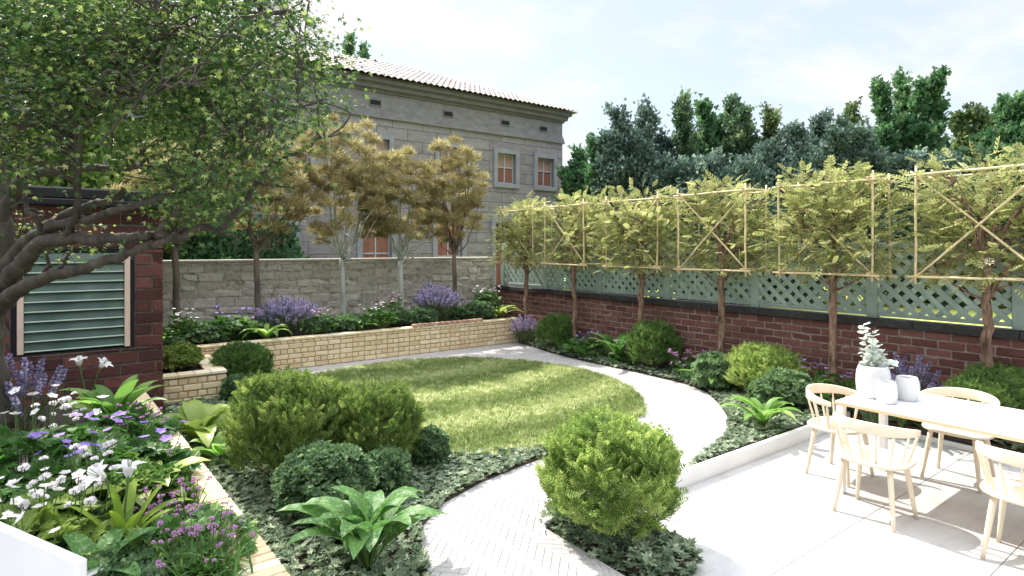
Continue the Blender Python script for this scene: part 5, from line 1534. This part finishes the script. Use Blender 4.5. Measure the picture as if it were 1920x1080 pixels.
def lily(loc, label, seed, heads, leaf_n=9, L=.42, leaf_m='strap'):
    r = np.random.default_rng(seed)
    t = thing('lily', label, 'flowers', loc, 0, 'white lilies in the flower bed')
    lf = MB(); st = MB()
    for i in range(leaf_n):
        V, Fc = blade_leaf(L * r.uniform(.75, 1.15), .028 * r.uniform(.8, 1.2), r.uniform(.3, 2.0), 10, .45, r.uniform(1.05, 1.5), .45)
        lf.add(rotz(V, 2.4 * i + r.uniform(-.3, .3)), Fc, 0, np.clip(r.normal(.5, .25), 0, 1), True)
    for (hx, hy, hz_, yaw) in heads:
        Q = spline(np.array([[0, 0, 0], [hx * .35, hy * .35, hz_ * .55], [hx, hy, hz_]]), 5)
        add_tube(st, Q, .0065, 6, 0, .8)
        fm = MB()
        for k in range(6):
            V, Fc = blade_leaf(.115 if k % 2 else .125, .022 if k % 2 else .029, -0.0, 8, .25, 1.15, .6)
            s_ = np.linspace(0, 1, 8).repeat(5)
            # trumpet that rolls back at the tips
            V[:, 1] = V[:, 1] * .55 + .055 * s_ ** 3; V[:, 2] = V[:, 2] * .95 - .035 * s_ ** 4
            fm.add(rotz(V, k * PI / 3), Fc, 0, .6, True)
        for k in range(5):
            a = k * 1.25
            add_tube(fm, [(0, 0, .02), (.015 * math.cos(a), .015 * math.sin(a), .11)], [.0015, .0012], 4, 1, .7, False)
        fo = fm.build('flower', [M['petal_white'], M['stem']], t, (hx, hy, hz_ - .01))
        fo.rotation_euler = (r.normal(0, .25), r.normal(0, .25) + .3 * math.cos(yaw), yaw)
    st.build('stems', [M['stem']], t); lf.build('leaves', [M[leaf_m]], t)
    return t
rv = np.array([CS, -SN])
lily(bh(230, 1035, .03), 'front white lily with two trumpet flowers and lime strap leaves, nearest the camera', 430, [(-.09 * rv[0], -.09 * rv[1], .42, 2.2), (.03 * rv[0], .03 * rv[1], .43, .3)], 11, .4)
lily(bh(165, 790, .03), 'rear white lily with two trumpet flowers standing before the shed wall', 431, [(-.08 * rv[0], -.08 * rv[1], .55, 2.0), (.11 * rv[0], .11 * rv[1], .53, .4)], 8, .38)
# grass like tuft at the front
t = thing('grass_tuft', 'tuft of narrow arching green leaves at the front beside the verbena', 'plant', bh(300, 1075, .02))
lf = MB()
for i in range(46):
    V, Fc = blade_leaf(rng.uniform(.12, .26), .006, rng.uniform(.5, 1.6), 6, .3, rng.uniform(1.0, 1.5), .5); lf.add(rotz(V, rng.uniform(0, 6.28)) , Fc, 0, rng.random(), True)
lf.build('leaves', [M['strap']], t)

# ================================================================== FURNITURE
tb = thing('dining_table', 'long white topped dining table with pale plywood edge and white square legs', 'table', (4.93, 2.27, 0))
TW, TL = .87, 2.05
mb = MB(); box(mb, (0, -TL, .712), (TW, 0, .736), .002, 1); box(mb, (.001, -TL + .001, .7365), (TW - .001, -.001, .7405), .0015, 0)
mb.build('tabletop', [M['white_top'], M['ply_edge']], tb)
for x in (.03, TW - .035):
    for y in (-.035, -TL + .04):
        mb = MB(); box(mb, (x - .028, y - .028, 0), (x + .028, y + .028, .711), .003); mb.build('leg', [M['white_metal']], tb)

def make_chair(label, loc, rz):
    c = thing('spindle_chair', label, 'chair', loc, rz, 'spindle back chairs round the table')
    # faces local +Y
    sz = .445
    a = np.linspace(0, 2 * PI, 48, endpoint=False)
    def outline(k=1.0, ex=2.6):
        ca, sa = np.cos(a), np.sin(a)
        x = .25 * np.sign(ca) * np.abs(ca) ** (2 / ex); y = .225 * np.sign(sa) * np.abs(sa) ** (2 / ex)
        y = np.where(y > 0, y * .96, y)
        return np.stack([x * k, y * k], -1)
    rings = [(0, .40, -.034), (0, .86, -.030), (0, .97, -.026), (0, 1.0, -.014), (0, .985, -.003), (0, .93, .0), (0, .7, -.006), (0, .35, -.010)]
    V = np.concatenate([np.concatenate([outline(k), np.full((48, 1), sz + dz)], 1) for _, k, dz in rings])
    V = np.concatenate([V, [[0, 0, sz - .034], [0, 0, sz - .011]]])
    n_ = 48; i = np.arange(len(rings) - 1)[:, None] * n_; j = np.arange(n_)[None]; jn = (j + 1) % n_
    mb = MB(); mb.add(V, np.stack([i + j, i + jn, i + n_ + jn, i + n_ + j], -1).reshape(-1, 4), 0, .5, True)
    b0 = 0; c0, c1 = len(V) - 2, len(V) - 1
    jj = np.arange(n_); jk = (jj + 1) % n_; top = (len(rings) - 1) * n_
    mb.f.append((np.stack([jk, jj, np.full(n_, c0)], -1).astype(np.int32), 0, np.full(n_, .5, np.float32), False))
    mb.f.append((np.stack([top + jj, top + jk, np.full(n_, c1)], -1).astype(np.int32), 0, np.full(n_, .5, np.float32), True))
    mb.build('seat', [M['ash']], c)
    # steam bent top rail
    th = np.linspace(rad(-12), rad(192), 33)          # from right end round the back to the left end
    s_ = np.linspace(-1, 1, 33)
    px = .272 * np.cos(th) * (1 + .0 * s_); py = -.262 * np.sin(th) + .02
    hh = .036 + .05 * np.cos(s_ * PI / 2) ** .8; zc = .665 + .035 * np.cos(s_ * PI / 2) - .0
    V = []; 
    for k in range(33):
        nrm_ = unit(np.array([.262 * np.cos(th[k]), -.272 * np.sin(th[k])])); t2 = .0095 + .001 * math.cos(s_[k] * PI / 2)
        hz_ = hh[k] / 2
        for (u_, v_) in ((-1, -.8), (-1, .8), (-.7, 1), (.7, 1), (1, .8), (1, -.8), (.7, -1), (-.7, -1)):
            V.append((px[k] + nrm_[0] * t2 * u_, py[k] + nrm_[1] * t2 * u_ , zc[k] + hz_ * v_))
    V = np.array(V); i = np.arange(32)[:, None] * 8; j = np.arange(8)[None]; jn = (j + 1) % 8
    mb = MB(); mb.add(V, np.stack([i + j, i + jn, i + 8 + jn, i + 8 + j], -1).reshape(-1, 4), 0, .5, True)
    mb.f.append((np.array([[0, 1, 2, 3, 4, 5, 6, 7], [263, 262, 261, 260, 259, 258, 257, 256]], np.int32), 0, np.full(2, .5, np.float32), False))
    mb.build('backrest', [M['ash']], c)
    for k, tt in enumerate(np.linspace(-.93, .93, 9)):
        ang = rad(90 + tt * 102)
        kk = (tt + 1) / 2 * 32; zz = np.interp(kk, np.arange(33), zc - hh / 2) + .006
        topp = np.array([np.interp(kk, np.arange(33), px[::1]) * 1.0, np.interp(kk, np.arange(33), py), zz])
        # rail index runs right to left; same parameter for the seat rim
        rim_a = rad(-12 + (tt + 1) / 2 * 204)
        bot = np.array([.212 * math.cos(rim_a), -.19 * math.sin(rim_a) + .01, sz - .008])
        mid = (topp + bot) / 2
        mb = MB(); r0 = .011 if k in (0, 8) else .0085
        add_tube(mb, [bot, bot * .75 + topp * .25, mid, bot * .2 + topp * .8, topp], [r0 * .85, r0 * 1.05, r0 * 1.1, r0 * .9, r0 * .75], 8, 0, .5)
        mb.build('spindle', [M['ash']], c)
    for sx in (-1, 1):
        for (y0, y1) in ((.13, .185), (-.12, -.175)):
            mb = MB()
            p0 = np.array([sx * .155, y0, sz - .03]); p1 = np.array([sx * .205, y1, 0])
            q = np.linspace(0, 1, 6)[:, None]
            add_tube(mb, p0 + (p1 - p0) * q, [.0195, .0195, .019, .0165, .0145, .0125], 12, 0, .5)
            mb.build('leg', [M['ash']], c)
    return c
ch = make_chair('pale wooden spindle chair in front, seen from behind, at the near table side', (4.74, 1.9, 0), -PI / 2 - .03)
dup(ch, (5.33, 2.42, 0), PI - .05, 'pale wooden spindle chair at the head of the table beside the vases')
dup(ch, (6.03, 1.76, 0), PI / 2 - .02, 'pale wooden spindle chair on the far side of the table facing the camera')
dup(ch, (4.80, 1.02, 0), -PI / 2 + .02, 'pale wooden spindle chair cut off by the right edge of the picture')

def vase(label, loc, R_, H_, group='white stoneware vases on the table'):
    t = thing('vase', label, 'vase', loc, 0, group)
    prof = [(.001, .004), (R_ * .78, .0), (R_ * .86, .006), (R_ * .95, H_ * .2), (R_ * 1.0, H_ * .45), (R_ * .99, H_ * .65), (R_ * .93, H_ * .85), (R_ * .84, H_ * .97), (R_ * .81, H_), (R_ * .77, H_ * .99), (R_ * .76, H_ * .9), (R_ * .85, H_ * .6), (R_ * .8, H_ * .15), (.001, .02)]
    mb = MB(); lathe(mb, prof, 40); mb.build('body', [M['ceramic']], t)
    return t
TZ = .741
vase('tallest white vase holding eucalyptus sprigs', (5.32, 2.14, TZ), .128, .262)
vase('smallest white vase in front of the tall one', (5.19, 1.99, TZ), .077, .172)
vase('medium empty white vase on the right of the group', (5.43, 1.93, TZ), .088, .188)
e = thing('eucalyptus_stems', 'pale grey green eucalyptus sprigs standing in the tallest white vase', 'sprigs', (5.32, 2.14, TZ + .03))
st = MB(); lf = MB(); r = np.random.default_rng(88)
R3 = np.array([CS, -SN, 0]); D3 = np.array([SN, CS, 0])
for (ex, ez_, ed) in ((-.07, .56, .02), (-.015, .5, -.02), (.05, .38, .02), (.13, .27, -.03), (.02, .42, .05), (.1, .32, .04), (-.03, .34, .06)):
    tip = R3 * ex + D3 * ed + UZ * ez_
    base_ = R3 * ex * .3 + D3 * ed * .3
    Q = spline(np.array([base_, base_ * .3 + tip * .5 + np.array([0, 0, .03]), tip]), 8)
    add_tube(st, Q, np.linspace(.003, .0012, len(Q)), 5, 0, .6, False)
    m0 = 6
    for i in range(m0, len(Q)):
        for sg in (-1, 1):
            tdir = unit(Q[min(i + 1, len(Q) - 1)] - Q[i - 1])
            side = unit(np.cross(tdir, UZ + r.normal(0, .5, 3))) * sg
            dv = side * .9 + tdir * .35 + r.normal(0, .25, 3)
            T_ = leaf6(.34 if ez_ > .45 else .48, .1, -.08)
            V, Fc = xform(T_, Q[i], dv, UZ + r.normal(0, .4, 3), r.uniform(.05, .075))
            lf.add(V, Fc, 0, r.random())
st.build('stem', [M['bark_pale']], e); lf.build('leaves', [M['euca']], e)

# white lounge chair cut off by the lower left corner
c1 = np.array([-.01, 2.46, 0]); e1_ = unit(np.array([-.447, .894, 0])); fdir = unit(np.array([.894, .447, 0]))
lc = thing('lounge_chair', 'white moulded lounge chair cut off by the bottom left corner', 'chair', c1 + e1_ * .33 + np.array([0, 0, .06]))
Mx = np.stack([e1_, fdir, UZ], -1)
def lbox(name, lo, hi, mat, bev=.012, tilt=0):
    mb = MB(); lo = np.array(lo, float); hi = np.array(hi, float)
    add_boxes(mb, [Mx @ ((lo + hi) / 2)], [(hi - lo) / 2], bev, Mx, 0)
    mb.build(name, [mat], lc)
lbox('backrest', (-.33, 0, .3), (.42, .035, .86), M['cushion'], .016)
lbox('seat', (-.31, .037, .30), (.42, .56, .36), M['cushion'], .02)
for x in (-.28, .38):
    for y in (.02, .52): lbox('leg', (x - .018, y - .01, 0), (x + .018, y + .026, .299), M['white_metal'], .004)
for x in (-.335, .395): lbox('armrest', (x, .036, .405), (x + .05, .5, .43), M['white_metal'], .01)
